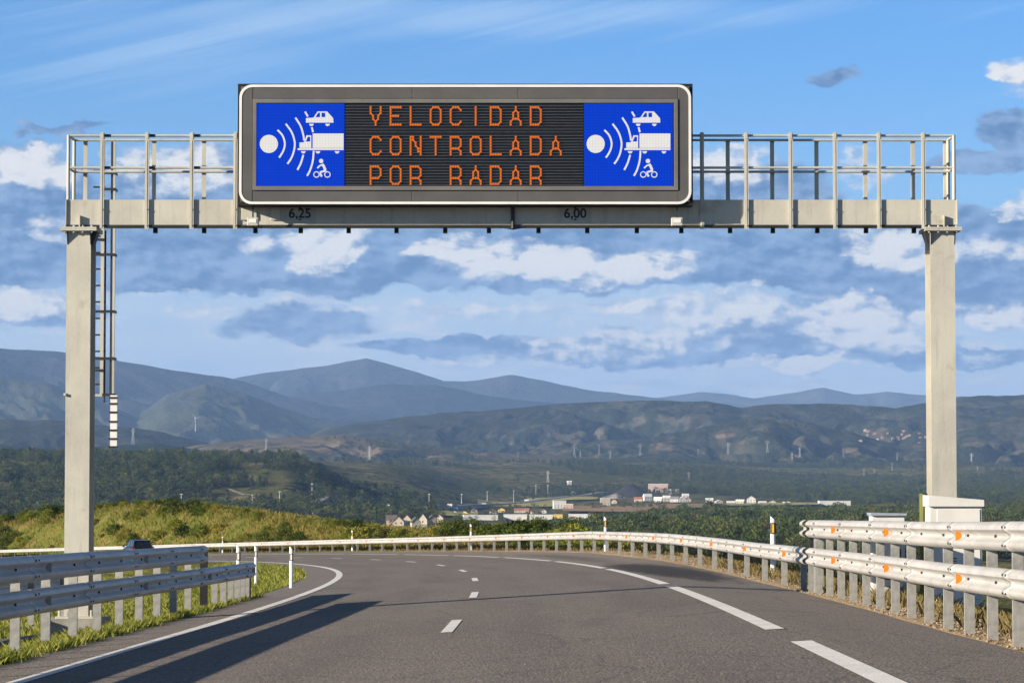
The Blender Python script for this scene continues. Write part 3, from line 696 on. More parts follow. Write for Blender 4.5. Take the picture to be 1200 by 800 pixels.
# rounded white rim
def rrect(x0, y0, x1, y1, r, n=7):
    pts = []
    for cx, cy, a0 in ((x1 - r, y0 + r, -90), (x1 - r, y1 - r, 0), (x0 + r, y1 - r, 90), (x0 + r, y0 + r, 180)):
        for k in range(n + 1): a = R_(a0 + 90 * k / n); pts.append((cx + r * math.cos(a), cy + r * math.sin(a)))
    return pts
o_, i_ = rrect(281, 99.3, 809.5, 239.3, 15), rrect(284, 102.3, 806.5, 236.4, 12.5)
m2 = MB(); n = len(o_); vs = []
for d in (-.002, .004):
    for q in (o_, i_): vs += [(sg(p[0], 0).x, SY + d, sg(0, p[1]).z) for p in q]
fs = []
for k in range(n):
    j = (k + 1) % n
    fs += [(k, j, n + j, n + k), (2 * n + k, 3 * n + k, 3 * n + j, 2 * n + j), (k, 2 * n + k, 2 * n + j, j), (n + k, n + j, 3 * n + j, 3 * n + k)]
m2.add(vs, fs); m2.build('rim', WHITE, sign)
# screen
m2 = MB(); rect(m2, (301.2, 120.8), (789.3, 218.2), .020, .028); scr = m2.build('screen', mat('screen_black', (.008, .008, .010), .35, 0, .1, 9), sign)
def pixmat(name, col, es, base, line=.55, pitch=.0461):
    m = bpy.data.materials.new(name); m.use_nodes = True; t = m.node_tree; p = t.nodes['Principled BSDF']
    c = t.nodes.new('ShaderNodeTexCoord'); sp_ = t.nodes.new('ShaderNodeSeparateXYZ'); t.links.new(c.outputs['Object'], sp_.inputs[0])
    x, z = X(t, sp_.outputs[0]), X(t, sp_.outputs[2])
    gx_ = (x * (1 / pitch)).fract().lt(.2); gz_ = (z * (1 / pitch)).fract().lt(.2); g = gx_.max(gz_)
    st = g * (line - 1.0) + 1.0
    n1 = noise(t, c.outputs['Object'], 9, 3, .6)
    t.links.new((st * es * (.93 + n1 * .14)).s, p.inputs['Emission Strength']); p.inputs['Emission Color'].default_value = (*col, 1)
    p.inputs['Base Color'].default_value = (*base, 1); p.inputs['Roughness'].default_value = .5; p.inputs['Specular IOR Level'].default_value = .06
    return m
BLUE = pixmat('led_blue', (.001, .062, .80), .36, (.001, .003, .02), .72)
PICT = pixmat('led_white', (.86, .85, .82), .33, (.15, .15, .15), .82)
LEDO = mat('led_orange', (.20, .03, .004), .5, 0, .1, 40, spec=.1, emit=(.86, .20, .018), estr=.27)
for dx, nm in ((0, 'left'), (383, 'right')):
    m2 = MB(); rect(m2, (301.3 + dx, 121.2), (404 + dx + (.9 if dx else 0), 217.8), .006, .019); bp_ = m2.build('led_panel', BLUE, scr)
    e = [0]
    def Q(u, v): 
        p = sg(295 + u / 7.478 + dx, 115 + v / 7.478); return (p.x, p.z)
    m2 = MB()
    def poly(pts, hole=None):
        e[0] += 1; m2.prism([Q(*p) for p in pts], SY + .001 - e[0] * .0002, SY + .0055)
    def circ(cx, cy, r, a0=0, a1=360, n=24): return [(cx + r * math.cos(R_(a0 + (a1 - a0) * k / n)), cy + r * math.sin(R_(a0 + (a1 - a0) * k / n))) for k in range(n if a1 - a0 == 360 else n + 1)]
    def stroke(pts, w, m_=None):
        tgt = m_ or m2; pv_ = [Vector(p) for p in pts]; L_, R2 = [], []
        for k, p in enumerate(pv_):
            d = ((pv_[min(k + 1, len(pv_) - 1)] - pv_[max(k - 1, 0)])).normalized(); nrm = Vector((-d.y, d.x)) * w / 2
            L_.append(p + nrm); R2.append(p - nrm)
        e[0] += 1; y0 = SY + .001 - e[0] * .0002
        for k in range(len(pv_) - 1): tgt.prism([Q(*L_[k]), Q(*L_[k + 1]), Q(*R2[k + 1]), Q(*R2[k])], y0, SY + .0055)
    def sm(pts, n=5):
        out = []
        for k in range(len(pts) - 1):
            p0, p1, p2, p3 = (Vector(pts[max(k - 1, 0)]), Vector(pts[k]), Vector(pts[k + 1]), Vector(pts[min(k + 2, len(pts) - 1)]))
            for q in range(n):
                t = q / n; out.append(tuple(.5 * ((2 * p1) + (p2 - p0) * t + (2 * p0 - 5 * p1 + 4 * p2 - p3) * t * t + (3 * p1 - p0 - 3 * p2 + p3) * t ** 3)))
        return out + [pts[-1]]
    poly(circ(150, 402, 80)); m2.build('radar_disc', PICT, bp_)
    for pts in ([(226, 280), (270, 330), (290, 400), (275, 465), (240, 522)], [(298, 226), (350, 300), (376, 385), (370, 460), (347, 525), (313, 577)],
                [(383, 172), (430, 250), (453, 330), (458, 372)], [(452, 498), (430, 570), (400, 630)], [(467, 120), (492, 163)], [(526, 256), (537, 300)], [(543, 462), (535, 550), (512, 630), (485, 682)]):
        m2 = MB(); stroke(sm(pts), 16); m2.build('radar_wave', PICT, bp_)
    m2 = MB(); poly([(475, 176), (540, 172), (714, 176), (716, 216), (475, 216)]); 
    poly([(540, 173), (577, 118), (660, 118), (714, 177)]); poly(circ(523, 226, 20, 0, 180, 10)); poly(circ(664, 226, 20, 0, 180, 10)); m2.build('car_symbol', PICT, bp_)
    m2 = MB(); e[0] += 3; poly([(558, 168), (583, 130), (598, 130), (598, 168)]); poly([(612, 130), (644, 130), (644, 168), (612, 168)]); 
    e0 = e[0]; m2.build('symbol_window', BLUE, bp_)
    m2 = MB(); poly([(534, 311), (805, 311), (805, 438), (534, 438)]); poly([(418, 390), (458, 388), (480, 327), (522, 327), (522, 438), (418, 438)]); poly([(402, 441), (805, 441), (805, 456), (402, 456)])
    for q in (452, 580, 748): poly(circ(q, 466, 20, 0, 180, 10))
    m2.build('truck_symbol', PICT, bp_)
    m2 = MB(); e[0] += 3; poly([(474, 382), (492, 340), (512, 340), (512, 382)]); m2.build('symbol_window', BLUE, bp_)
    m2 = MB(); poly(circ(608, 552, 19)); stroke(sm([(618, 578), (632, 600), (645, 632)]), 22); stroke([(652, 634), (600, 650), (604, 668), (614, 688)], 17); stroke([(632, 582), (598, 592), (574, 614)], 13)
    for cx in (567, 663):
        e[0] += 1; oc, ic = circ(cx, 670, 28), circ(cx, 670, 20)
        for k in range(24):
            j = (k + 1) % 24; m2.prism([Q(*oc[k]), Q(*oc[j]), Q(*ic[j]), Q(*ic[k])], SY + .001 - e[0] * .0002, SY + .0055)
    m2.build('motorcyclist_symbol', PICT, bp_)
# louvres over the lettering area
rows = []
for y0 in (124.4, 159.2, 193.6):
    rows += [y0 + 3.35 * k for k in range(-0, 8)]
rows += [151.6, 155.0, 186.4, 189.9]
for y in rows:
    m2 = MB(); a, b = sg(404.6, y), sg(683.4, y)
    m2.box((a.x, SY - .004, a.z - .0035), (b.x, SY + .0195, a.z + .0035)); m2.build('louvre', LOUV, scr)
# lettering: 5 x 7 lamp matrix
FONT = {'V': '10001 10001 10001 01010 01010 00100 00100', 'E': '11111 10000 10000 11110 10000 10000 11111', 'L': '10000 10000 10000 10000 10000 10000 11111',
        'O': '01110 10001 10001 10001 10001 10001 01110', 'C': '01110 10001 10000 10000 10000 10001 01110', 'I': '00100 00100 00100 00100 00100 00100 00100',
        'D': '11110 10001 10001 10001 10001 10001 11110', 'A': '00100 00100 01010 01010 01110 10001 10001', 'N': '10001 11001 10101 10101 10011 10011 10001',
        'T': '11111 00100 00100 00100 00100 00100 00100', 'R': '11110 10001 10001 10001 11110 10001 10001', 'P': '11110 10001 10001 10001 11110 10000 10000', ' ': ' '.join(['00000'] * 7)}
FONT['N'] = '10001 11001 10101 10101 10011 10001 10001'; FONT['N'] = '11001 11001 10101 10101 10011 10011 10001'
for ln, y0 in (('VELOCIDAD', 124.2), ('CONTROLADA', 159.0), ('POR RADAR', 193.6)):
    for ci, ch in enumerate(ln):
        if ch == ' ': continue
        m2 = MB(); x0c = 432.8 + ci * 23.45; cw, chh = 2.95, 3.40
        rws = FONT[ch].split(); on = {(c, r) for r in range(7) for c in range(5) if rws[r][c] == '1'}
        for (c, r) in on:
            cx, cy = x0c + (c + .5) * cw, y0 + (r + .5) * chh; p = sg(cx, cy); hx, hz = .0142, .0172
            # lamp cell: a slightly domed octagon
            m2.prism([(p.x + hx * (1.06 if abs(math.cos(a)) > .5 else .5) * (1 if math.cos(a) > 0 else -1), p.z + hz * (1.06 if abs(math.sin(a)) > .5 else .5) * (1 if math.sin(a) > 0 else -1)) for a in [R_(22.5 + 45 * k) for k in range(8)]], SY - .012, SY - .0045)
            for dc, dr in ((1, 0), (0, 1), (1, 1), (-1, 1)):
                if (c + dc, r + dr) in on:
                    if dc and dr and ((c + dc, r) in on or (c, r + dr) in on): continue
                    q = sg(cx + dc * cw, cy + dr * chh); v1 = Vector((p.x, p.z)); v2 = Vector((q.x, q.z)); d = (v2 - v1).normalized(); nn = Vector((-d.y, d.x)) * .0112
                    m2.prism([tuple(v1 + nn), tuple(v2 + nn), tuple(v2 - nn), tuple(v1 - nn)], SY - .0105, SY - .0045)
        m2.build('letter', LEDO, scr)

# ------------------------------------------------------------------ guard rails
WPR = [(.0, 0), (.03, .012), (.062, .035), (.08, .06), (.078, .088), (.05, .112), (.012, .130), (.0, .155), (.012, .180), (.05, .198), (.078, .222), (.08, .25), (.062, .275), (.03, .298), (.0, .31)]
def rail_sweep(ss, offf, side, top, name, parent, m=RAILM, zf=None, prof=WPR):
    """side = -1: the face looks to the left (towards falling offset)"""
    k = len(prof); vs = []; th = .006
    for s in ss:
        o = offf(s)
        for sgn, lst in ((0, prof), (1, prof[::-1])):
            for (d, z) in lst:
                p = at(s, o + side * (d - sgn * th)); base = at(s, o).z
                vs.append((p.x, p.y, base + top - .31 + z + (zf(s) if zf else 0)))
    K2_ = 2 * k; fs = []
    for i in range(len(ss) - 1):
        for j in range(K2_): jj = (j + 1) % K2_; fs.append((i * K2_ + j, i * K2_ + jj, (i + 1) * K2_ + jj, (i + 1) * K2_ + j))
    fs.append(tuple(range(K2_))); fs.append(tuple((len(ss) - 1) * K2_ + j for j in range(K2_)))
    m2 = MB(); m2.add(vs, fs)
    return m2
def bolts(m2, s_list, offf, side, top):
    for s in s_list:
        o = offf(s); p = at(s, o + side * .004); z0 = at(s, o).z + top - .155; h = heading(s)
        nx, ny = math.cos(h) * side, math.sin(h) * side
        m2.tube((p.x, p.y, z0), (p.x + nx * .022, p.y + ny * .022, z0), .018, 6, 1)
def crail_post(s, o, side, h, w=.115, d=.06, tw=.006, sink=.5):
    """C-section post, its web across the traffic"""
    p = at(s, o - side * (.02 + w / 2)); th = heading(s); M = Matrix.Translation(p) @ Matrix.Rotation(th, 4, 'Z'); m2 = MB()
    jl = random.uniform(-.012, .012)
    m2.box((-w / 2, 0, -sink), (w / 2, tw, h + jl), M=M); m2.box((-w / 2, tw, -sink), (-w / 2 + tw, d, h + jl), M=M); m2.box((w / 2 - tw, tw, -sink), (w / 2, d, h + jl), M=M)
    return m2
def reflector(s, o, side, top, m, name, parent, face=-1):
    p = at(s, o); th = heading(s); M = Matrix.Translation((p.x, p.y, p.z + top - .155)) @ Matrix.Rotation(th, 4, 'Z'); m2 = MB()
    n = 9; R0 = .064; pts = [(side * (.128 - R0 * math.cos(R_(-90 + 180 * k / (n - 1))) * 1.15), 0.058 * math.sin(R_(-90 + 180 * k / (n - 1)))) for k in range(n)]
    vs = [M @ Vector((a, -.004, b)) for a, b in pts] + [M @ Vector((a, .004, b)) for a, b in pts]
    m2.add(vs, [tuple(range(n)), tuple(range(n, 2 * n))[::-1]] + [(k, n + k, n + (k + 1) % n, (k + 1) % n) for k in range(n)])
    return m2.build(name, m, parent, loc=tuple(p))
def rail_part(ss, offf, side, top, name, parent, splice=4.0):
    m2 = rail_sweep(ss, offf, side, top, name, parent); 
    bl = np.arange(ss[0] + 1, min(ss[-1], 130), 2.0); bolts(m2, bl, offf, side, top)
    # overlaps where two lengths are bolted together
    o = m2.build(name, [RAILM, DARK], parent, smooth=False)
    for pl in o.data.polygons: pl.use_smooth = len(pl.vertices) == 4 and pl.material_index == 0
    md = o.modifiers.new('e', 'EDGE_SPLIT'); md.split_angle = R_(40)
    sp_s = np.arange(ss[0] + splice, min(ss[-1], 110), splice)
    for s in sp_s:
        q = rail_sweep([s - .16, s + .16], lambda x: offf(x) + side * .004, side, top, 'splice_plate', o)
        for ds_ in (-.1, .1):
            for dz_ in (-.1, .1):
                p = at(s + ds_, offf(s) + side * .075); z0 = at(s, offf(s)).z + top - .155 + dz_ * .95
                q.tube((p.x, p.y, z0), (p.x + side * .02, p.y, z0), .013, 6, 1)
        so = q.build('splice_plate', [RAILM, DARK], o)
        for pl in so.data.polygons: pl.use_smooth = len(pl.vertices) == 4 and pl.material_index == 0
    return o
# outer rail of the bend: single from 51 m on
RO = 5.98
g1 = thing('guardrail', 'long white single guardrail sweeping round the outside of the bend', 'guardrail', tuple(at(60, RO)))
ssr = list(np.arange(52.2, 130, 2)) + list(np.arange(130, 420, 4))
rail_part(ssr, lambda s: RO, -1, .80, 'rail', g1)
s = 53.2; n_ = 0
sps = [50.6, 52.0, 53.4] + list(np.arange(57.0, 420, 4.0))
for s in sps[1:]: crail_post(s, RO, -1, .72).build('post', POSTM, g1, loc=tuple(at(s, RO)))
for s in np.arange(55.4, 230, 8.4): reflector(s, RO, -1, .80, ORANGE, 'reflector', g1)
# double rail on the right, in front of the leg of the gantry
g2 = thing('guardrail', 'white two-tier guardrail beside the road in front of the cabinet', 'guardrail', tuple(at(40, RO)))
ssd = list(np.arange(14, 52.3, 1.5))
rail_part(ssd, lambda s: RO - .01, -1, .80, 'rail', g2)
rail_part(ssd, lambda s: RO - .01, -1, 1.29, 'upper_rail', g2)
for s in np.arange(16.4, 51.8, 1.72): crail_post(s, RO, -1, 1.20).build('post', POSTM, g2, loc=tuple(at(s, RO)))
# blunt end and its stout end posts
for s, w in ((51.2, .16), (52.05, .18)):
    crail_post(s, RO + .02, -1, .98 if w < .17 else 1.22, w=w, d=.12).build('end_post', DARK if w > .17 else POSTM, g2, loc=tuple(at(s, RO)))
for s in np.arange(46.9 - 6.85 * 4, 50, 6.85):
    reflector(s, RO - .01, -1, .80, ORANGE, 'reflector', g2); reflector(s, RO - .01, -1, 1.29, ORANGE, 'reflector', g2)
m2 = rail_sweep([51.9, 52.35], lambda s: RO - .03, -1, 1.292, 'x', g2); m2.build('end_cap', RAILM, g2)
# double rail on the left
def LO(s): return np.interp(s, [0, 34, 60.5, 80], [-4.99, -4.95, -4.66, -4.6])
g3 = thing('guardrail', 'grey two-tier guardrail in shade before the left leg of the gantry', 'guardrail', tuple(at(40, -4.9)))
ZC = lambda s: 0
rail_part(list(np.arange(18.5, 60.6, 1.5)), lambda s: LO(s), 1, .77, 'rail', g3)
rail_part(list(np.arange(18.5, 52.6, 1.5)), lambda s: LO(s), 1, 1.17, 'upper_rail', g3)
for s in np.arange(20.1, 51, 1.98): crail_post(s, LO(s), 1, 1.10).build('post', POSTM, g3, loc=tuple(at(s, LO(s))))
for s in (53.9, 55.4, 56.8, 58.1, 59.2, 60.1): crail_post(s, LO(s), 1, .68).build('post', POSTM, g3, loc=tuple(at(s, LO(s))))
crail_post(52.2, LO(52), 1, 1.12, w=.13, d=.10).build('end_post', EDGE, g3, loc=tuple(at(52, LO(52)))); crail_post(60.45, LO(60), 1, .74, w=.13, d=.1).build('end_post', EDGE, g3, loc=tuple(at(60, LO(60))))  # end posts near black, the shade on them put into the colour
for s in np.arange(35.2 - 8.2 * 2, 60, 8.2):
    reflector(s, LO(s), 1, .77, POSTM, 'reflector', g3)
    if s < 51: reflector(s, LO(s), 1, 1.17, POSTM, 'reflector', g3)

g4 = thing('guardrail', 'low grey guardrail glimpsed through the gaps of the two-tier rail on the left', 'guardrail', tuple(at(50, -8.3)))
rail_part(list(np.arange(16, 63, 1.5)), lambda s: -8.3, -1, .95, 'rail', g4)
for s in np.arange(18, 63, 4): crail_post(s, -8.3, -1, .9).build('post', POSTM, g4, loc=tuple(at(s, -8.3)))

# ------------------------------------------------------------------ delineator posts
def delineator(px, py0, py1, Y, lbl, yellow=True, slim=False):
    top = P(px, py0, Y); h = top.z - P(px, py1, Y).z; c = (top.x, Y, top.z - h)
    t_ = thing('delineator_post', lbl, 'delineator post', c, 'roadside delineator posts')
    w = .06 if yellow else .046; m2 = MB()
    def sec(z0, z1, m_, nm, par, cut=False, g=0.0):
        q = MB(); pts = [(-w - g, -.04 - g), (-w * .4, -.06 - g), (w * .4, -.06 - g), (w + g, -.04 - g), (w * .5, .05 + g), (-w * .5, .05 + g)]
        vs = [(c[0] + a, c[1] + b, c[2] + z0) for a, b in pts] + [(c[0] + a, c[1] + b, c[2] + z1 + ((a / w) * -.05 if cut else 0)) for a, b in pts]
        n = len(pts); q.add(vs, [tuple(range(n))[::-1], tuple(range(n, 2 * n))] + [(k, (k + 1) % n, n + (k + 1) % n, n + k) for k in range(n)])
        return q.build(nm, m_, par)
    b_ = sec(-.3, h, WHITE, 'body', t_, True)
    tw, bw = (.10, .25) if yellow else (.13, .18)
    sec(h - tw - bw, h - tw, BLACK, 'band', b_, g=.003)
    q = MB(); q.box((c[0] - .022, c[1] - .068, c[2] + h - tw - bw * .9), (c[0] + .022, c[1] - .0635, c[2] + h - tw - bw * .1)); q.build('reflector', YELLOW if yellow else WHITE, b_)
    return t_
def yb(px, s, o, h, top, lbl, yel=True):   # find the place along the verge, then stand the post on the ground there
    for q in (np.arange(s - 15, s + 45, .25) if yel else [s]):
        p = at(q, o)
        if (px - 600) / F * p.y >= p.x: break
    delineator(px, top, HZ - p.z / p.y * F, p.y, lbl, yel)
yb(905.5, 57.5, 6.75, 0, 607, 'delineator post with yellow reflector beside the start of two-tier rail')
yb(709.5, 108, 6.7, 0, 606.5, 'delineator post with yellow reflector behind the crest of the bend')
yb(552, 148, 6.7, 0, 614.5, 'delineator post behind the guardrail in front of village houses')
yb(413, 180, 6.7, 0, 621.5, 'delineator post behind the guardrail in front of dark bushes')
yb(261, 224, 6.7, 0, 628.5, 'delineator post behind the guardrail below the green hillock')
yb(341.5, 73, -6.3, 0, 642, 'slim black banded white post on the grass tip inside bend', False)
yb(300, 92, -8.6, 0, 640.5, 'slim black banded post between two others inside the bend', False)
yb(279.5, 66, -5.9, 0, 640, 'thick black and white post just behind the end of left rail', False)

# ------------------------------------------------------------------ cabinets and marker by the right leg
def cabinet(pa, pb, ytop, Y, depth, lbl, m, mt, zbase, slant=.05, over=.03, lh=.17):
    a, b = P(pa, ytop, Y), P(pb, ytop, Y); t_ = thing('roadside_cabinet', lbl, 'cabinet', ((a.x + b.x) / 2, Y + depth / 2, zbase))
    q = MB(); q.box((a.x, Y, zbase), (b.x, Y + depth, a.z - lh)); bd = q.build('body', m, t_, bevel=.006)
    q = MB(); q.prism([(a.x - over, a.z - lh + .001), (b.x + over, a.z - lh + .001), (b.x + over, a.z - slant * 1.4), (a.x - over * 1.0, a.z)], Y - .05, Y + depth + .03); q.build('lid', mt, t_, bevel=.004)
    q = MB(); q.box((a.x + .11, Y - .012, zbase + .10), (b.x - .03, Y - .001, a.z - .21)); d_ = q.build('door', m, t_, bevel=.004)
    q = MB(); q.box((b.x - .10, Y - .035, a.z - .75), (b.x - .07, Y - .013, a.z - .60)); q.build('handle', DARK, d_)
    q = MB(); q.box((a.x - .06, Y - .08, zbase - .6), (b.x + .06, Y + depth + .06, zbase - .002)); q.build('plinth', CONC, t_)
    q = MB()
    for k in range(5): q.box((a.x + .18, Y - .016, a.z - .95 - k * .04), (a.x + .40, Y - .0125, a.z - .935 - k * .04))
    q.build('vent', DARK, d_)
    return t_
cabinet(1089.5, 1150.5, 580, 43.6, .50, 'white metal cabinet with sloping lid at the right gantry leg', CABW, CABW, -1.78)
cabinet(1022, 1060, 600.5, 48.5, .45, 'lower white cabinet with blue-grey top left of the larger one', CABW, mat('blue_grey_paint', (.30, .35, .42), .5), -1.95, slant=0.008, lh=.05)
p0 = P(1082, 579, 45.6); t_ = tag((lambda q: (q.tube((p0.x, 45.6, -1.9), (p0.x, 45.6, p0.z), .066, 14), q.tube((p0.x, 45.6, p0.z), (p0.x, 45.6, p0.z + .012), .07, 14), q.build('marker_post', OLIVE, None, smooth=False))[-1])(MB()), 'olive green pipe standing beside the white cabinet', 'marker post')

# ------------------------------------------------------------------ car on the far side of the bend
def car():
    s, o = 223, -1.75; p = at(s, o); th = heading(s)
    t_ = thing('parked_car', 'dark hatchback driving away round the bend', 'car', tuple(p)); t_.name = 'dark_car'
    PAINTC = mat('car_paint_dark', (.012, .016, .024), .25, .3, .05, 3); GL = mat('car_glass', (.01, .012, .016), .08, 0, .02, 2, spec=.8); TY = mat('tyre', (.02, .02, .02), .9); RD = mat('tail_lamp_red', (.55, .015, .012), .3); PL = WHITE
    t_.rotation_euler = (0, 0, th); t_['_w'] = (0, 0, 0)
    # body: lofted sections along the length (y), half profiles (x, z)
    secs = [(-2.05, [(.70, .32), (.82, .45), (.84, .70), (.80, .88), (.66, .93)]), (-1.9, [(.80, .24), (.88, .45), (.89, .72), (.85, .93), (.70, .98)]), (-1.0, [(.82, .22), (.90, .45), (.91, .75), (.87, .95), (.72, 1.0)]),
            (.6, [(.82, .22), (.90, .45), (.91, .75), (.86, .92), (.72, .96)]), (1.5, [(.80, .24), (.88, .45), (.88, .68), (.80, .82), (.6, .86)]), (2.05, [(.66, .30), (.76, .42), (.78, .58), (.7, .68), (.5, .70)])]
    q = MB(); vs = []; k = 10
    for y, h in secs: vs += [(x, y, z) for x, z in h] + [(-x, y, z) for x, z in h[::-1]]
    fs = [(i * k + j, i * k + (j + 1) % k, (i + 1) * k + (j + 1) % k, (i + 1) * k + j) for i in range(len(secs) - 1) for j in range(k)] + [tuple(range(k)), tuple(range((len(secs) - 1) * k, len(secs) * k))]
    q.add(vs, fs); q.build('body', PAINTC, t_, bevel=.03)
    q = MB(); cs = [(-1.92, .68, .94, .66, 1.0), (-1.55, .74, .95, .60, 1.40), (-.9, .76, .96, .60, 1.47), (.1, .76, .96, .60, 1.45), (.45, .75, .95, .57, 1.38), (1.2, .70, .86, .62, .90)]; vs = []
    for y, xb_, zb_, xt_, zt_ in cs: vs += [(xb_, y, zb_ - .03), (xt_, y, zt_), (-xt_, y, zt_), (-xb_, y, zb_ - .03)]
    q.add(vs, [(i * 4 + j, i * 4 + (j + 1) % 4, (i + 1) * 4 + (j + 1) % 4, (i + 1) * 4 + j) for i in range(5) for j in range(4)] + [(0, 1, 2, 3), (20, 21, 22, 23)]); q.build('cabin_glass', GL, t_)
    q = MB(); vs = []
    for y, w_, z_ in ((-1.62, .60, 1.42), (-.9, .61, 1.485), (.1, .61, 1.465), (.4, .58, 1.41)): vs += [(w_, y, z_ - .03), (w_ - .03, y, z_ + .01), (-w_ + .03, y, z_ + .01), (-w_, y, z_ - .03)]
    q.add(vs, [(i * 4 + j, i * 4 + (j + 1) % 4, (i + 1) * 4 + (j + 1) % 4, (i + 1) * 4 + j) for i in range(3) for j in range(4)] + [(0, 1, 2, 3), (12, 13, 14, 15)]); q.build('roof', PAINTC, t_)
    q = MB()
    for x in (-.70, .70): q.tube((x, -1.95, .98), (x * .87, -1.62, 1.40), .035, 6); q.tube((x * 1.07, -.5, .97), (x * .88, -.5, 1.44), .03, 6)
    q.build('pillars', PAINTC, t_)
    for x in (-.74, .74):
        q = MB(); q.box((x - .10, -2.075, .66), (x + .10, -1.98, .90)); q.build('tail_lamp', RD, t_, bevel=.02)
    q = MB(); q.box((-.26, -2.085, .55), (.26, -2.06, .66)); q.build('number_plate', PL, t_)
    q = MB(); q.box((-.84, -2.12, .30), (.84, -1.98, .52)); q.build('bumper', PAINTC, t_, bevel=.03)
    for x in (-.80, .80):
        for y in (-1.3, 1.3):
            q = MB(); q.tube((x - .1, y, .31), (x + .1, y, .31), .31, 18); w_ = q.build('wheel', TY, t_)
            q = MB(); sx = 1 if x > 0 else -1; q.tube((x + sx * .101, y, .31), (x + sx * .112, y, .31), .19, 14); q.build('rim', STEEL, w_)
    for x in (-.98, .98): q = MB(); q.box((x - .08, .55, .92), (x + .08, .66, 1.05)); q.build('mirror', PAINTC, t_, bevel=.02)
    for c in t_.children_recursive: c.location = (0, 0, 0)
car()

# ------------------------------------------------------------------ foliage
def leafmat(name, c1, c2, c3=None, rnd=.5, trans=.25, sc=5.0):
    m = bpy.data.materials.new(name); m.use_nodes = True; t = m.node_tree; p = t.nodes['Principled BSDF']
    oi = t.nodes.new('ShaderNodeObjectInfo'); tcn = t.nodes.new('ShaderNodeTexCoord'); rv_ = X(t, oi.outputs['Random'])
    n1 = noise(t, tcn.outputs['Object'], sc, 4, .65)
    col = mixc(t, (rv_ * rnd + n1 * (1 - rnd)).smooth(.25, .75), c1, c2)
    if c3: col = mixc(t, (rv_ * 7.3).fract().smooth(.7, .95), col, c3)
    t.links.new(col, p.inputs['Base Color']); p.inputs['Roughness'].default_value = .75; p.inputs['Specular IOR Level'].default_value = .2
    if trans:
        tr = t.nodes.new('ShaderNodeBsdfTranslucent'); t.links.new(col, tr.inputs['Color']); mx = t.nodes.new('ShaderNodeMixShader'); mx.inputs[0].default_value = trans
        t.links.new(p.outputs[0], mx.inputs[1]); t.links.new(tr.outputs[0], mx.inputs[2]); t.links.new(mx.outputs[0], t.nodes['Material Output'].inputs['Surface'])
    return m
FOREST = leafmat('forest_leaves', (.030, .050, .013), (.085, .11, .024), (.12, .13, .03))
FORESTD = leafmat('dark_forest_leaves', (.020, .036, .014), (.060, .080, .028), (.085, .095, .03))
SHRUBM = leafmat('shrub_leaves', (.070, .10, .014), (.20, .215, .03), (.26, .23, .04))
SHRUBD = leafmat('dark_shrub_leaves', (.028, .048, .010), (.075, .10, .018), (.09, .07, .03))
BARK = mat('bark', (.10, .08, .06), .9, 0, .2, 5)
GRASSM = leafmat('grass_blades', (.12, .17, .020), (.33, .31, .07), None, .0, .35, .9)
DRYM = leafmat('dry_stalks', (.26, .20, .08), (.11, .09, .035), None, .0, .3)

def leaf_arrays(cent, size, r):
    """random little quads at the given centres"""
    n = len(cent); u = r.normal(size=(n, 3)); u /= np.linalg.norm(u, axis=1)[:, None]; w = r.normal(size=(n, 3)); w -= (w * u).sum(1)[:, None] * u; w /= np.linalg.norm(w, axis=1)[:, None]
    s = (size * r.uniform(.6, 1.3, n))[:, None]; u = u * s; w = w * s * .6
    v = np.stack([cent - u, cent - w * .9, cent + u, cent + w * .9], 1).reshape(-1, 3)
    return v, np.arange(n * 4).reshape(n, 4)
def mesh_np(name, v, f, m, mi=None):
    me = bpy.data.meshes.new(name); me.vertices.add(len(v)); me.vertices.foreach_set('co', np.asarray(v, np.float32).ravel())
    f = np.asarray(f); k = f.shape[1]; me.loops.add(f.size); me.loops.foreach_set('vertex_index', f.ravel().astype(np.int32))
    me.polygons.add(len(f)); me.polygons.foreach_set('loop_start', np.arange(0, f.size, k, dtype=np.int32)); me.polygons.foreach_set('loop_total', np.full(len(f), k, dtype=np.int32))
    for q in (m if isinstance(m, (list, tuple)) else [m]): me.materials.append(q)
    if mi is not None: me.polygons.foreach_set('material_index', np.asarray(mi, np.int32))
    me.update(calc_edges=True); return me
def crown(r, nclump, nleaf, leaf, shape='round', squash=1.0, z0=.25):
    """centres of leaves in clumps that fill a crown of height 1"""
    out = []
    for k in range(nclump):
        a = r.uniform(0, 2 * math.pi); h = r.uniform(0, 1)
        if shape == 'round': rad = .36 * math.sqrt(max(.05, 1 - (2 * h - .85) ** 2 / 1.4)) * r.uniform(.45, 1.12); zz = z0 + (1 - z0) * h
        elif shape == 'cone': rad = .22 * (1 - h) ** .8 * r.uniform(.4, 1.15) + .01; zz = z0 + (1 - z0) * h
        else: rad = .62 * math.sqrt(max(0, 1 - h * h * .95)) * r.uniform(.3, 1.15); zz = h * .9 + .03
        c = np.array([rad * math.cos(a), rad * math.sin(a), zz * squash]); sg_ = r.uniform(.035, .085) if shape != 'bush' else r.uniform(.05, .13)
        out.append(c + r.normal(size=(nleaf, 3)) * sg_ * np.array([1, 1, .75]))
    return np.concatenate(out)
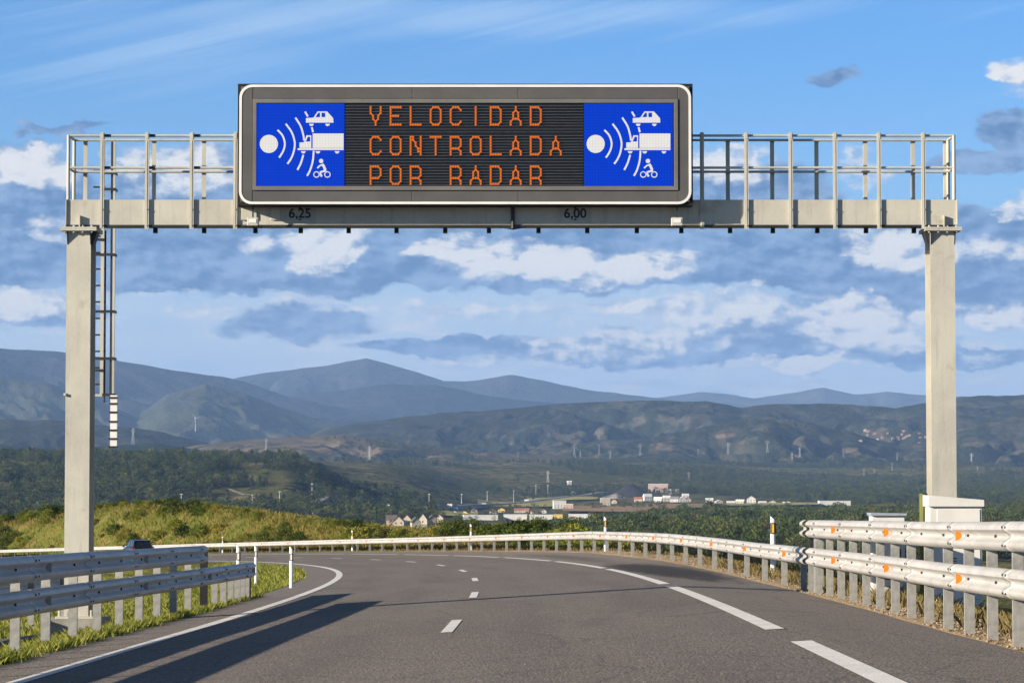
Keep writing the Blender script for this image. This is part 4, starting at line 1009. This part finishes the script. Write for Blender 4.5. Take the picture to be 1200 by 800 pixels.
def tree_mesh(name, seed, m, shape='round', nclump=60, nleaf=7, leaf=.045, z0=.25, trunk=True, squash=1.0):
    r = np.random.default_rng(seed); c = crown(r, nclump, nleaf, leaf, shape, squash, z0); c[:, 2] = np.maximum(c[:, 2], .01); v, f = leaf_arrays(c, leaf, r)
    mi = np.zeros(len(f), int)
    if trunk:
        q = MB(); q.tube((0, 0, -.05), (.01, .0, .8), .022, 5, 0, .006)
        for k in range(4): a = k * 1.7; q.tube((0, 0, .25 + .1 * k), (.2 * math.cos(a), .2 * math.sin(a), .5 + .1 * k), .010, 4, 0, .003)
        tv = np.array(q.v); tf = np.array([g for g in q.f if len(g) == 4]) + len(v); v = np.concatenate([v, tv]); f = np.concatenate([f, tf]); mi = np.concatenate([mi, np.ones(len(tf), int)])
    return mesh_np(name, v, f, [m, BARK], mi)
def scatter(name, pts, scl, meshes, label, wide=1.0):
    """one object whose geometry nodes set copies of the prototypes on the points"""
    pc = bpy.data.collections.new(name + '_kinds')
    for k, me_ in enumerate(meshes): pc.objects.link(bpy.data.objects.new(name + '_kind', me_))
    me_ = bpy.data.meshes.new(name); me_.vertices.add(len(pts)); me_.vertices.foreach_set('co', np.asarray(pts, np.float32).ravel())
    a = me_.attributes.new('scl', 'FLOAT', 'POINT'); a.data.foreach_set('value', np.asarray(scl, np.float32)); me_.update()
    o = bpy.data.objects.new(name, me_); COL.objects.link(o); o['kind'] = 'stuff'; o['label'] = label
    ng = bpy.data.node_groups.new(name + '_nodes', 'GeometryNodeTree'); ng.interface.new_socket('Geometry', in_out='INPUT', socket_type='NodeSocketGeometry'); ng.interface.new_socket('Geometry', in_out='OUTPUT', socket_type='NodeSocketGeometry')
    N = ng.nodes; L = ng.links; gi = N.new('NodeGroupInput'); go = N.new('NodeGroupOutput'); ip = N.new('GeometryNodeInstanceOnPoints'); ci = N.new('GeometryNodeCollectionInfo')
    ci.inputs['Collection'].default_value = pc; ci.inputs['Separate Children'].default_value = True; ci.inputs['Reset Children'].default_value = True
    ip.inputs['Pick Instance'].default_value = True
    ri = N.new('FunctionNodeRandomValue'); ri.data_type = 'INT'; ri.inputs[4].default_value = 0; ri.inputs[5].default_value = len(meshes) - 1
    rr = N.new('FunctionNodeRandomValue'); rr.data_type = 'FLOAT_VECTOR'; rr.inputs[0].default_value = (-.06, -.06, 0); rr.inputs[1].default_value = (.06, .06, 6.28)
    na = N.new('GeometryNodeInputNamedAttribute'); na.data_type = 'FLOAT'; na.inputs['Name'].default_value = 'scl'
    cx = N.new('ShaderNodeCombineXYZ'); mw = N.new('ShaderNodeMath'); mw.operation = 'MULTIPLY'; mw.inputs[1].default_value = wide
    L.new(na.outputs[0], mw.inputs[0]); L.new(mw.outputs[0], cx.inputs[0]); L.new(mw.outputs[0], cx.inputs[1]); L.new(na.outputs[0], cx.inputs[2])
    L.new(gi.outputs[0], ip.inputs['Points']); L.new(ci.outputs[0], ip.inputs['Instance']); L.new(ri.outputs[2], ip.inputs['Instance Index'])
    e2r = N.new('FunctionNodeEulerToRotation'); L.new(rr.outputs[0], e2r.inputs[0]); L.new(e2r.outputs[0], ip.inputs['Rotation']); L.new(cx.outputs[0], ip.inputs['Scale'])
    L.new(ip.outputs[0], go.inputs[0]); md = o.modifiers.new('scatter', 'NODES'); md.node_group = ng
    return o
FOREST2 = leafmat('olive_forest_leaves', (.060, .085, .020), (.12, .145, .035), (.14, .12, .04))  # lighter olive leaves for variety among the trees
TREES = [tree_mesh('broad_tree', 10 + k, FOREST2 if k == 4 else FOREST, 'round', 30 + 8 * k, 8, .052, z0=.08 + .04 * k) for k in range(5)]
TREESD = [tree_mesh('dark_tree', 30 + k, FORESTD, 'round' if k < 3 else 'cone', 40, 6, .06, z0=.08) for k in range(5)]
PINES = [tree_mesh('pine_tree', 50 + k, FOREST, 'cone', 46, 7, .045, z0=.08) for k in range(3)]
def wood(name, n, pxr, rr_, dens, hts, meshes, label, wide=1.0, sink=.06):
    px = rng.uniform(pxr[0], pxr[1], n * 3); r = np.sqrt(rng.uniform(rr_[0] ** 2, rr_[1] ** 2, n * 3))
    keep = rng.uniform(0, 1, n * 3) < dens(px, r); px, r = px[keep][:n], r[keep][:n]
    z = G(px, r); h = (hts[0] + (hts[1] - hts[0]) * rng.beta(1.6, 2.4, len(px)) * 1.25) * (1 + .4 * fbm(px / 20, r / 90, 3, 5)); x = (px - 600) / F * r
    return scatter(name, np.stack([x, r, z - h * sink], 1), h, meshes, label, wide)
def fm(px, r, sc, seed, lo, hi): 
    q = fbm((px - 600) / F * r / sc, r / sc, 4, seed); return np.clip((q - lo) / (hi - lo), 0, 1)
# broad belt of trees on the right, nearest
def d1(px, r):
    lim = np.interp(px, [560, 640, 700, 760, 820, 1000, 1300], [1700, 1850, 2150, 2750, 3050, 3300, 3500]); return np.where(r < lim, .35 + .65 * fm(px, r, 130, 7, -.5, .05), 0)
wood('forest', 9500, (560, 1330), (1350, 3500), d1, (8, 15), TREES + PINES[:1], 'green woodland filling the valley below the right side of the road', .95)
# left hillside
def d2(px, r): return fm(px, r, 150, 9, -.22, .10) * np.interp(px, [-130, 380, 520], [1, 1, .0])
wood('forest', 8500, (-130, 520), (2650, 4300), d2, (7, 17), TREESD + TREES[:3], 'dark tree covered hillside across the valley on the left', 1.05)
# middle slopes
def d3(px, r): return fm(px, r, 230, 12, .0, .22) * np.interp(px, [380, 470, 900, 1300], [0, .75, .75, .6]) * np.interp(r, [5000, 5500], [.0, 1])
wood('forest', 8000, (380, 1330), (4600, 9000), d3, (8, 13), TREESD, 'scattered dark trees on the middle slopes of the valley', 1.2)
# far belt on the right
def d4(px, r):
    lo = np.interp(px, [740, 800, 930, 1000, 1300], [5700, 5450, 5000, 4600, 4300]); return np.where((r > lo) & (r < 7400), .3 + .7 * fm(px, r, 220, 14, -.4, .0), 0) * np.interp(px, [740, 800], [0, 1])
wood('forest', 9500, (740, 1330), (4100, 7400), d4, (9, 15), TREESD[:3] + TREES[:2], 'far belt of woodland beyond the fields on the right', 1.15)
# a few loose trees between the houses
def d5(px, r): return fm(px, r, 90, 21, .02, .25)
wood('forest', 800, (330, 780), (2350, 4700), d5, (4, 7), TREES + TREESD[:2], 'loose trees standing among the village houses', 1.1)

# ------------------------------------------------------------------ verge grass, weeds and stones
def blades(name, pts, hmin, hmax, wd, m, label, per=1, seed=3):
    r = np.random.default_rng(seed); pts = np.repeat(np.asarray(pts), per, 0); n = len(pts)
    pts = pts + np.concatenate([r.normal(size=(n, 2)) * .05, np.zeros((n, 1))], 1)
    h = r.uniform(hmin, hmax, n)[:, None]; a = r.uniform(0, 2 * np.pi, n); d = np.stack([np.cos(a), np.sin(a), 0 * a], 1) * (wd * r.uniform(.6, 1.4, n))[:, None]
    b = r.normal(size=(n, 3)) * .35 * h; b[:, 2] = 0; up = np.array([0, 0, 1.0])
    v = np.stack([pts - d, pts + d, pts + b * .35 + up * h * .6 + d * .6, pts + b + up * h], 1).reshape(-1, 3); f = np.arange(n * 4).reshape(n, 4)
    o = bpy.data.objects.new(name, mesh_np(name, v, f, m)); COL.objects.link(o); o['kind'] = 'stuff'; o['label'] = label; return o
def spread(n, s0, s1, o0, o1, clump=.0, seed=1, sc=1.5, thr=-.2, w=None):
    r = np.random.default_rng(seed); s = r.uniform(s0, s1, n); o = r.uniform(0, 1, n); o = o0 + (o1 - o0) * o
    if callable(w): o = w(s) - (o - o0)
    keep = fbm(s / sc, o / sc, 3, seed + 50) > thr + clump * r.uniform(-.3, .3, n); s, o = s[keep], o[keep]
    th = np.interp(s, S_, TH_); x = np.interp(s, S_, XX_) + o * np.cos(th); y = np.interp(s, S_, YY_) + o * np.sin(th); z = zoff(s, o) + np.where(np.abs(o) < 9, 0, 0)
    return np.stack([x, y, z - .03], 1)
blades('grass', spread(26000, 26, 64, -5.25, -4.72, 1, 2, .5, -.05), .05, .17, .007, GRASSM, 'fresh green grass tufts along the foot of the left guardrail', 2, 5)
blades('grass', spread(60000, 26, 72, -14, -5.1, 1, 3, 1.2, -.15), .06, .20, .010, GRASSM, 'grass behind the left guardrail', 1, 6)
blades('grass', spread(90000, 60, 165, -22, -4.9, 1, 4, 2.5, -.5), .06, .20, .020, GRASSM, 'bright grass on the inside of the bend', 1, 7)
blades('dry_grass', spread(22000, 14, 80, 6.25, 9.5, 1, 8, .5, -.02), .05, .26, .007, DRYM, 'dry yellow tufts on the stony strip behind the right guardrail', 2, 8)
blades('weeds', spread(30000, 48, 240, 7.0, 9.6, 1, 9, 3.0, -.12), .12, .45, .02, DRYM, 'tall dry weeds behind the guardrail round the bend', 1, 9)
blades('grass', spread(80000, 104, 330, 7.3, 22, 1, 10, 5, -.3), .15, .5, .03, leafmat('bank_grass', (.10, .125, .018), (.29, .225, .06), None, 0, .3, .22), 'rough yellow green grass on the hillock beyond the bend', 1, 10)
# stones of the strip
st_pts = spread(12000, 14, 110, 5.9, 7.9, 0, 12, .8, -.45)
ico = []
for k in range(3):
    bm = bmesh.new(); bmesh.ops.create_icosphere(bm, subdivisions=1, radius=1)
    for v in bm.verts: v.co *= random.uniform(.7, 1.2); v.co.z *= .7
    q = bpy.data.meshes.new('stone'); bm.to_mesh(q); bm.free(); q.materials.append(mat('sandstone', (.42, .32, .21), .95, 0, .3, .3, coord='Generated')); ico.append(q)
scatter('gravel', st_pts + np.array([0, 0, .035]), rng.uniform(.007, .030, len(st_pts)), ico, 'sandy stones strewn behind the right guardrail')

# shrubs on the hillock and round the outside of the bend, each one its own plant
def shrub_proto(name, seed, m, ncl, sq, label):
    me_ = tree_mesh(name, seed, m, 'bush', ncl, 22, .045, trunk=False, squash=sq); o = bpy.data.objects.new(name, me_); COL.objects.link(o)
    tag(o, label, 'shrub', 'shrubs growing beyond the bend'); return o
protos = [shrub_proto('shrub', 70, SHRUBM, 80, .75, ''), shrub_proto('shrub', 71, SHRUBM, 70, .9, ''), shrub_proto('shrub', 72, SHRUBD, 80, .8, ''), shrub_proto('shrub', 73, SHRUBD, 70, 1.0, ''), shrub_proto('shrub', 74, SHRUBM, 60, .65, '')]
used = set()
LB = ['sunlit yellow green shrub on the hillock beyond the bend', 'dark green shrub on the hillock beyond the bend', 'dark green shrub behind the guardrail at the crest of the bend', 'yellow green shrub behind the guardrail at the crest of the bend']
SKYL = np.array([(-80, 610), (0, 600), (60, 592), (150, 585), (200, 583), (250, 587), (290, 596), (320, 602), (375, 607), (438, 610), (450, 620), (505, 620), (515, 610), (560, 611), (600, 606), (640, 606), (665, 610), (720, 617), (900, 627), (1300, 640)], float)
def put_shrub(s, o, size, k, squash=1.0):
    p = at(s, o, -.05); pxx = 600 + F * p.x / p.y; room = (HZ - np.interp(pxx, SKYL[:, 0], SKYL[:, 1])) / F * p.y - p.z
    if s > 112: size = min(size, room / .93)
    if size < .3: return
    dark = k in (2, 3); hill_ = s > 172; lb = LB[(1 if dark else 0) if hill_ else (2 if dark else 3)]
    if k in used: ob = protos[k].copy(); COL.objects.link(ob)
    else: ob = protos[k]; used.add(k)
    ob.location = p; ob.rotation_euler = (0, 0, random.uniform(0, 6.28)); ob.scale = (size * random.uniform(.9, 1.3), size * random.uniform(.9, 1.3), size * squash)
    ob['label'] = lb; ob['group'] = 'shrubs on the hillock beyond the bend' if hill_ else 'shrubs behind the guardrail at the crest'
for i in range(196):                                        # hillock
    s = random.uniform(205, 338); o = 16 - 8.0 * random.random() ** 1.35; q = vnoise(np.float64(s / 14), np.float64(o / 6), 5)
    if q < .12 and o < 12: continue
    put_shrub(s, o, random.uniform(1.0, 2.6) if o > 12.2 else random.uniform(.45, 1.5), random.choice([0, 1, 4, 0, 1, 2, 3]) if q < .7 else random.choice([2, 3, 0]))
for i in range(88):                                         # crest of the bend
    s = random.uniform(112, 200); o = random.uniform(8.8, 13) ; hmx = np.interp(s, [112, 122, 135, 180], [.7, 1.0, 1.3, 1.3])
    put_shrub(s, o, hmx * random.uniform(.9, 1.6), random.choice([2, 0, 0, 1, 4, 1, 3]), 1.0)
for i in range(14):                                         # weeds and bushes down the embankment on the right
    s = random.uniform(22, 110); o = random.uniform(8.6, 10.5); put_shrub(s, o, random.uniform(.4, .8), random.choice([2, 3, 0, 4]))

# ------------------------------------------------------------------ the village and the valley
def cmat(c, r=.85): return mat('wall_%d_%d_%d' % tuple(int(q * 100) for q in c), c, r, 0, .06, .15)
WIN = mat('window_glass', (.03, .035, .045), .2, 0, .1, 1)
def house(px, py, w, h, wc, rc, lbl, group=None, kind='gable', rot=None, name='house', cat='house', dep=None, roofh=.45, r=None):
    r = r or find(px, py); k = r / F; p = spot(px, r); W_, H_ = w * k * 1.05, h * k * 1.2; dep = dep or random.choice((.5, .6, .85)); D_ = max(5.5, min(W_ * dep, 16)); rot = random.uniform(-.35, .35) if rot is None else rot
    t_ = thing(name, lbl, cat, tuple(p), group); t_['_w'] = (0, 0, 0)
    wh = H_ * (1 - roofh) if kind == 'gable' else H_; q = MB(); x, y = W_ / 2, D_ / 2
    if kind == 'gable' and W_ < 1.4 * D_:                      # gable end towards the road
        q.prism([(-x, -2), (x, -2), (x, wh), (0, H_ - .15), (-x, wh)], -y, y); q.build('wall', cmat(wc), t_)
        q = MB(); e = .5
        for sx in (-1, 1): q.add([(sx * (x + e), -y - e, wh - .25), (0, -y - e, H_ + .05), (0, y + e, H_ + .05), (sx * (x + e), y + e, wh - .25), (sx * (x + e), -y - e, wh + .05), (0, -y - e, H_ + .35), (0, y + e, H_ + .35), (sx * (x + e), y + e, wh + .05)], [(0, 1, 2, 3), (4, 5, 6, 7), (0, 1, 5, 4), (1, 2, 6, 5), (2, 3, 7, 6), (3, 0, 4, 7)])
        q.build('roof', cmat(rc), t_)
    elif kind == 'gable':
        q.box((-x, -y, -2), (x, y, wh)); q.build('wall', cmat(wc), t_); q = MB(); e = .6
        q.add([(-x - e, -y - e, wh), (x + e, -y - e, wh), (x + e, y + e, wh), (-x - e, y + e, wh), (-x - e, 0, H_), (x + e, 0, H_)], [(0, 1, 5, 4), (2, 3, 4, 5), (0, 4, 3), (1, 2, 5), (0, 3, 2, 1)]); q.build('roof', cmat(rc), t_)
    else:
        q.box((-x, -y, -2), (x, y, wh - .8)); q.build('wall', cmat(wc), t_); q = MB(); q.box((-x - .3, -y - .3, wh - .8 + .01), (x + .3, y + .3, wh)); q.build('roof', cmat(rc), t_)
    n = max(1, min(6, int(W_ / 4.5))) if w < 18 else 0; nf = 2 if wh > 5 else 1
    for j in range(nf):
        for i in range(n):
            xx = -x + (i + .5) * W_ / n; zz = 1.0 + j * 2.9
            if zz + 1.3 > wh: continue
            q = MB(); q.box((xx - .6, -y - .06, zz), (xx + .6, -y - .002, zz + 1.3)); q.build('window', WIN, t_)
    t_.rotation_euler = (0, 0, rot); return t_
CR, WH_, YL_, PK = (.46, .41, .31), (.62, .61, .58), (.62, .44, .12), (.48, .36, .29); DRF, RRF, WRF, GRF = (.11, .085, .075), (.30, .12, .075), (.68, .68, .67), (.22, .21, .21)
house(360, 612, 13, 6, RRF, WRF, 'low orange building left of the yellow one', None, 'flat')
house(373, 612.5, 13, 10, YL_, WRF, 'yellow building with a white canopy roof at left end of village', None, 'flat')
vil = [(450, 613, 9, 9, CR, DRF), (459, 616, 11, 11, (.45, .32, .25), DRF), (468, 619, 12, 12, CR, DRF), (478, 616, 10, 11, CR, RRF), (487, 618, 10, 10, CR, DRF), (497, 617, 10, 13, CR, DRF), (506, 614, 10, 9, (.5, .38, .3), DRF), (441, 611, 9, 7, PK, RRF), (430, 610, 10, 6, CR, DRF), (516, 612, 9, 8, CR, RRF)]
for q, (px, py, w, h, a, b) in enumerate(vil): house(px, py, w, h, a, b, 'cream walled house with pitched roof in the village cluster beyond the bend', 'houses of the village cluster')
for px, py, w, h, a, b, lb in [(563, 609, 38, 5, WH_, WRF, 'long white warehouse at the left end of the row'), (604, 609, 26, 5.5, WH_, WRF, 'white warehouse in the middle of the row'), (634, 608.5, 26, 5, WH_, WRF, 'white warehouse right of the middle one'), (683, 608.5, 32, 5.5, WH_, WRF, 'white warehouse right of the small yellow building'), (654, 607.5, 10, 4.5, YL_, YL_, 'small yellow building between white warehouses'),
        (655.5, 596, 14, 8, WH_, WRF, 'white two storey building beside the brown field'), (667, 598, 9, 6.5, PK, WRF, 'pink building right of the white two storey one'), (709, 593, 11, 8, CR, WRF, 'cream building at the left edge of dark trees'),
        (977, 592, 35, 4.5, WH_, WRF, 'long white warehouse alone among the trees on the right'), (771, 577, 22, 8.5, (.50, .38, .34), WRF, 'large pink and white block beside the dark spoil heap'), (791, 579, 14, 5, WH_, GRF, 'pale block right of the pink one')]:
    house(px, py, w, h, a, b, lb, None, 'flat', rot=random.uniform(-.1, .1), name='warehouse' if w > 20 else 'building', cat='warehouse' if w > 20 else 'building')
sm_ = [(588, 600, 8, 4.5, YL_, RRF), (578, 602, 7, 4, WH_, RRF), (607, 600.5, 8, 4.5, PK, RRF), (616, 600.5, 8, 4.5, CR, RRF), (626, 602, 7, 4, CR, DRF), (637, 601, 6, 4, WH_, RRF), (545, 604, 8, 4.5, YL_, RRF), (533, 603, 7, 4, CR, DRF), (556, 601, 7, 4, WH_, RRF),
       (748, 588, 9, 5, CR, RRF), (758.5, 587, 9, 7, WH_, WRF), (771, 588, 9, 5, WH_, WRF), (781, 587.5, 8, 6, CR, WRF), (790, 588, 9, 5.5, WH_, GRF), (799, 588, 8, 5, WH_, WRF), (806, 588, 6, 4.5, CR, RRF), (831, 588, 8, 4, WH_, WRF), (842, 590, 8, 3.5, CR, WRF), (856, 591, 9, 3.5, CR, WRF), (867, 590, 9, 4, CR, WRF), (880, 589, 10, 7, WH_, RRF), (893, 591, 8, 3.5, WH_, WRF), (905, 590, 8, 3, CR, GRF), (921, 591, 8, 3, WH_, WRF), (803, 583, 7, 4, WH_, WRF), (720, 590, 6, 4, CR, RRF), (697, 597, 7, 4, YL_, RRF), (667, 569, 5, 4, WH_, WRF), (672, 580, 5, 3.5, WH_, WRF)]
for px, py, w, h, a, b in sm_: house(px, py, w, h, a, b, 'small %s house %s' % ('red roofed' if b == RRF else 'pale', 'among the fields left of the spoil heap' if px < 730 else 'in the row right of the spoil heap'), 'small houses left of the spoil heap' if px < 730 else 'small houses right of the spoil heap')
for i in range(26):
    px = random.uniform(1008, 1092); py = random.gauss(512 + (px - 1050) * .05, 3.0)
    house(px, py, random.uniform(2.2, 4.2), random.uniform(1.2, 2.0), (.34, .20, .16) if i % 5 else CR, (.30, .13, .10), 'tiny reddish house of the hamlet on the far right hillside', 'houses of the far hamlet', r=find(px, py, 8200, 12500))
def lampmast(px, py0, py1, lb='tall pale lighting mast beside the valley motorway'):
    r = find(px, py1, 2300); p = spot(px, r); h = (py1 - py0) * r / F; t_ = thing('lighting_mast', lb, 'lamp post', tuple(p), 'lighting masts along the valley motorway'); t_['_w'] = (0, 0, 0)
    q = MB(); q.tube((0, 0, -1), (0, 0, h), .55, 6, 0, .32); q.build('pole', mat('mast_grey', (.50, .50, .48), .6), t_); q = MB(); q.box((-1.6, -.4, h), (1.6, .4, h + .5)); q.build('lamp_head', WHITE, t_)
for a in [(213, 580, 592), (296, 581, 592), (328, 577, 590), (366, 567, 580), (406, 569, 583), (442, 577, 590), (458, 579, 592), (503, 579, 593), (541, 579, 590), (571, 576, 589), (602, 575, 588), (628, 569, 583), (37, 605, 614), (642, 569, 580)]: lampmast(*a)
def drape(name, m, quad, n=14, dz=3.0, pts=None, w=18):
    q = MB()
    if pts is None:
        (xa, xb, ya, yb_) = quad; ra, rb = find((xa + xb) / 2, yb_), find((xa + xb) / 2, ya); vs = []
        for i in range(n + 1):
            for j in range(n + 1):
                r = ra + (rb - ra) * j / n; px = xa + (xb - xa) * i / n + (ya and math.sin(j * 1.3) * 1.2); vs.append(tuple(spot(px, r, dz)))
        q.add(vs, [(i * (n + 1) + j, (i + 1) * (n + 1) + j, (i + 1) * (n + 1) + j + 1, i * (n + 1) + j + 1) for i in range(n) for j in range(n)])
    else:
        P2 = []
        for k in range(len(pts) - 1):
            ra, rb = find(*pts[k]), find(*pts[k + 1])
            for t in np.linspace(0, 1, 8, endpoint=False): P2.append((pts[k][0] + (pts[k + 1][0] - pts[k][0]) * t, ra + (rb - ra) * t))
        C_ = [spot(a, b, dz + 1.5) for a, b in P2]; vs = []
        for k, c in enumerate(C_):
            d = C_[min(k + 1, len(C_) - 1)] - C_[max(k - 1, 0)]; d.z = 0; d.normalize(); nn = Vector((-d.y, d.x, 0)) * w / 2; vs += [tuple(c + nn), tuple(c - nn), tuple(c + nn * 1.5 + Vector((0, 0, -7))), tuple(c - nn * 1.5 + Vector((0, 0, -7)))]
        q.add(vs, [f_ for k in range(len(C_) - 1) for f_ in ((4 * k, 4 * k + 1, 4 * k + 5, 4 * k + 4), (4 * k + 2, 4 * k, 4 * k + 4, 4 * k + 6), (4 * k + 1, 4 * k + 3, 4 * k + 7, 4 * k + 5))])
    return struct(q.build(name, m))
FB = mat('ploughed_field', (.30, .21, .13), 1, 0, .1, .01, spec=0); FY = mat('stubble_field', (.34, .32, .13), 1, 0, .12, .012, spec=0); FR = mat('far_asphalt', (.27, .26, .25), 1, 0, .1, .01, spec=0); FT = mat('track', (.20, .185, .14), .9, 0, .1, .01)
drape('field', FB, (660, 800, 594, 602)); drape('field', FB, (800, 850, 592, 597)); drape('field', FY, (560, 655, 590, 596)); drape('field', FY, (470, 560, 601, 606)); drape('field', FY, (618, 700, 584, 588)); drape('field', FY, (850, 960, 591, 594))
drape('motorway', FR, None, pts=[(395, 605), (440, 601), (500, 598), (545, 595), (600, 592), (650, 586), (700, 580), (745, 577)], w=13)
drape('farm_track', FT, None, pts=[(257, 568), (272, 574), (284, 579), (308, 581)], w=4, dz=-1.2); drape('side_road', FR, None, pts=[(335, 600), (352, 597), (372, 592), (395, 584)], w=12)
for px, py, w, h, c, lb in [(454, 598, 5.5, 7, WHITE, 'white panel sign standing by the motorway above the village'), (527, 596, 6, 6, WHITE, 'white panel sign left of the blue one by the motorway'), (534, 597.5, 6, 3.5, mat('sign_blue', (.04, .14, .42), .5), 'small blue panel sign by the motorway'), (567, 594, 5, 4.5, WHITE, 'white panel sign by the motorway above the warehouses'), (617, 589, 5, 4, WHITE, 'white panel sign beside the far end of the motorway')]:
    r = find(px, py, 2300); k = r / F; p = spot(px, r); t_ = thing('motorway_sign', lb, 'sign', tuple(p)); t_['_w'] = (0, 0, 0)
    q = MB(); q.box((-w * k / 2, -.2, h * k * .25), (w * k / 2, .2, h * k)); q.build('panel', c, t_)
    for sx in (-.3, .3): q = MB(); q.tube((sx * w * k, .4, -1), (sx * w * k, .4, h * k * .9), .2, 6); q.build('post', POSTM, t_)
# dark spoil heap
def heap(px, r, wpx, hpx, m):
    k = r / F; p = spot(px, r); vs = []; n = 40; rings = 12
    for i in range(rings + 1):
        u = i / rings
        for j in range(n):
            a = 2 * math.pi * j / n; rad = (1 - u) ** 1.0; rx = wpx * k / 2 * rad * (1.5 if math.cos(a) < 0 and u < .9 else 1.0); z = hpx * k * (u ** .85) + float(fbm(np.float64(a * 2), np.float64(u * 5), 4, 33)) * hpx * k * .16 * (1 - u)
            vs.append((p.x + rx * math.cos(a), p.y + wpx * k * .35 * rad * math.sin(a), p.z - 3 + z))
    q = MB(); q.add(vs, [(i * n + j, i * n + (j + 1) % n, (i + 1) * n + (j + 1) % n, (i + 1) * n + j) for i in range(rings) for j in range(n)]); o = q.build('spoil_heap', m, smooth=True); return struct(o)
heap(741, find(741, 582), 44, 18, mat('coal_spoil', (.018, .018, .022), 1, 0, .25, .03, .6, .1)); heap(722, find(722, 584), 34, 8, mat('pale_spoil', (.26, .23, .20), .95, 0, .15, .03))
# pylons
def pylon_mesh(H):
    out = {}
    q = MB(); b, c = H * .085, H * .018; t = H * .035
    for sx in (-1, 1):
        for sy in (-1, 1): q.tube((sx * b, sy * b, 0), (sx * c, sy * c, H * .72), t * .13, 4, 0); q.tube((sx * c, sy * c, H * .72), (sx * c * .6, sy * c * .6, H), t * .11, 4)
    lv = [0, .16, .3, .42, .53, .63, .72]
    for a, z in zip(lv[:-1], lv[1:]):
        ba, bb = b + (c - b) * a / .72, b + (c - b) * z / .72
        for sy in (-1, 1): q.tube((-ba, sy * ba, H * a), (bb, sy * bb, H * z), t * .06, 4); q.tube((ba, sy * ba, H * a), (-bb, sy * bb, H * z), t * .06, 4)
        for sx in (-1, 1): q.tube((sx * ba, -ba, H * a), (sx * bb, bb, H * z), t * .06, 4)
    tw = q
    q2 = []
    for z, w in ((.74, .17), (.84, .21), (.94, .15)):
        a_ = MB(); a_.tube((-w * H, 0, z * H), (w * H, 0, z * H), t * .12, 4)
        for sx in (-1, 1): a_.tube((sx * w * H, 0, z * H), (0, 0, (z + .045) * H), t * .09, 4); a_.tube((sx * w * H, 0, z * H), (sx * w * H, 0, (z - .03) * H), t * .12, 4)
        q2.append(a_)
    return tw, q2
PYM = mat('pylon_steel', (.50, .50, .49), .5, .2, .05, 1)
py0 = None
for px, yt, yb_ in [(433, 523, 540), (607, 530, 540), (673, 521, 536), (680, 529, 536), (702, 520, 533), (715, 528, 539), (750, 520, 534), (818, 526, 533), (853, 519, 534), (899, 519, 534), (937, 525, 537), (928, 531, 539), (988, 526, 537), (807, 553, 565), (1045, 542, 552), (1138, 531, 545), (1051, 531, 541), (1012, 549, 557), (1024, 549, 560), (1145, 546, 553), (156, 502, 521), (312, 514, 527), (642, 552, 565)]:
    r = find(px, yb_, 5000); p = spot(px, r); H = (yb_ - yt) * r / F
    if py0 is None:
        t_ = thing('pylon', '', 'pylon', (0, 0, 0), 'electricity pylons in the valley'); tw, arms = pylon_mesh(40.0); tw.build('tower', PYM, t_)
        for a_ in arms: a_.build('crossarm', PYM, t_)
        py0 = t_; o = t_
    else: o = dup(py0, (0, 0, 0))
    o.location = p; o.rotation_euler = (0, 0, random.uniform(-.9, .9)); o.scale = (H / 40,) * 3; o['label'] = 'pale lattice electricity pylon on the slopes across the valley' if px > 340 else ('pale lattice pylon on the dark hill behind the ladder' if px < 200 else 'pale lattice pylon on the left foothill')
# wind turbine on the left mountain's foothill
r = 12500; p = P(229, 497, r); t_ = thing('wind_turbine', 'tiny white wind turbine on the left mountainside', 'wind turbine', tuple(p)); t_['_w'] = (0, 0, 0)
q = MB(); q.tube((0, 0, -30), (0, 0, 26), 1.1, 8, 0, .7); q.build('tower', WHITE, t_); q = MB(); q.box((-1.5, -3, 26), (1.5, 3, 29)); q.build('nacelle', WHITE, t_)
for k in range(3):
    a = 2.2 + k * 2.094; q = MB(); q.tube((0, -4, 27.5), (22 * math.cos(a), -4, 27.5 + 22 * math.sin(a)), .7, 5, 0, .2); q.build('blade', WHITE, t_)
# clean up the bookkeeping keys
for ob in bpy.data.objects:
    if '_w' in ob: del ob['_w']
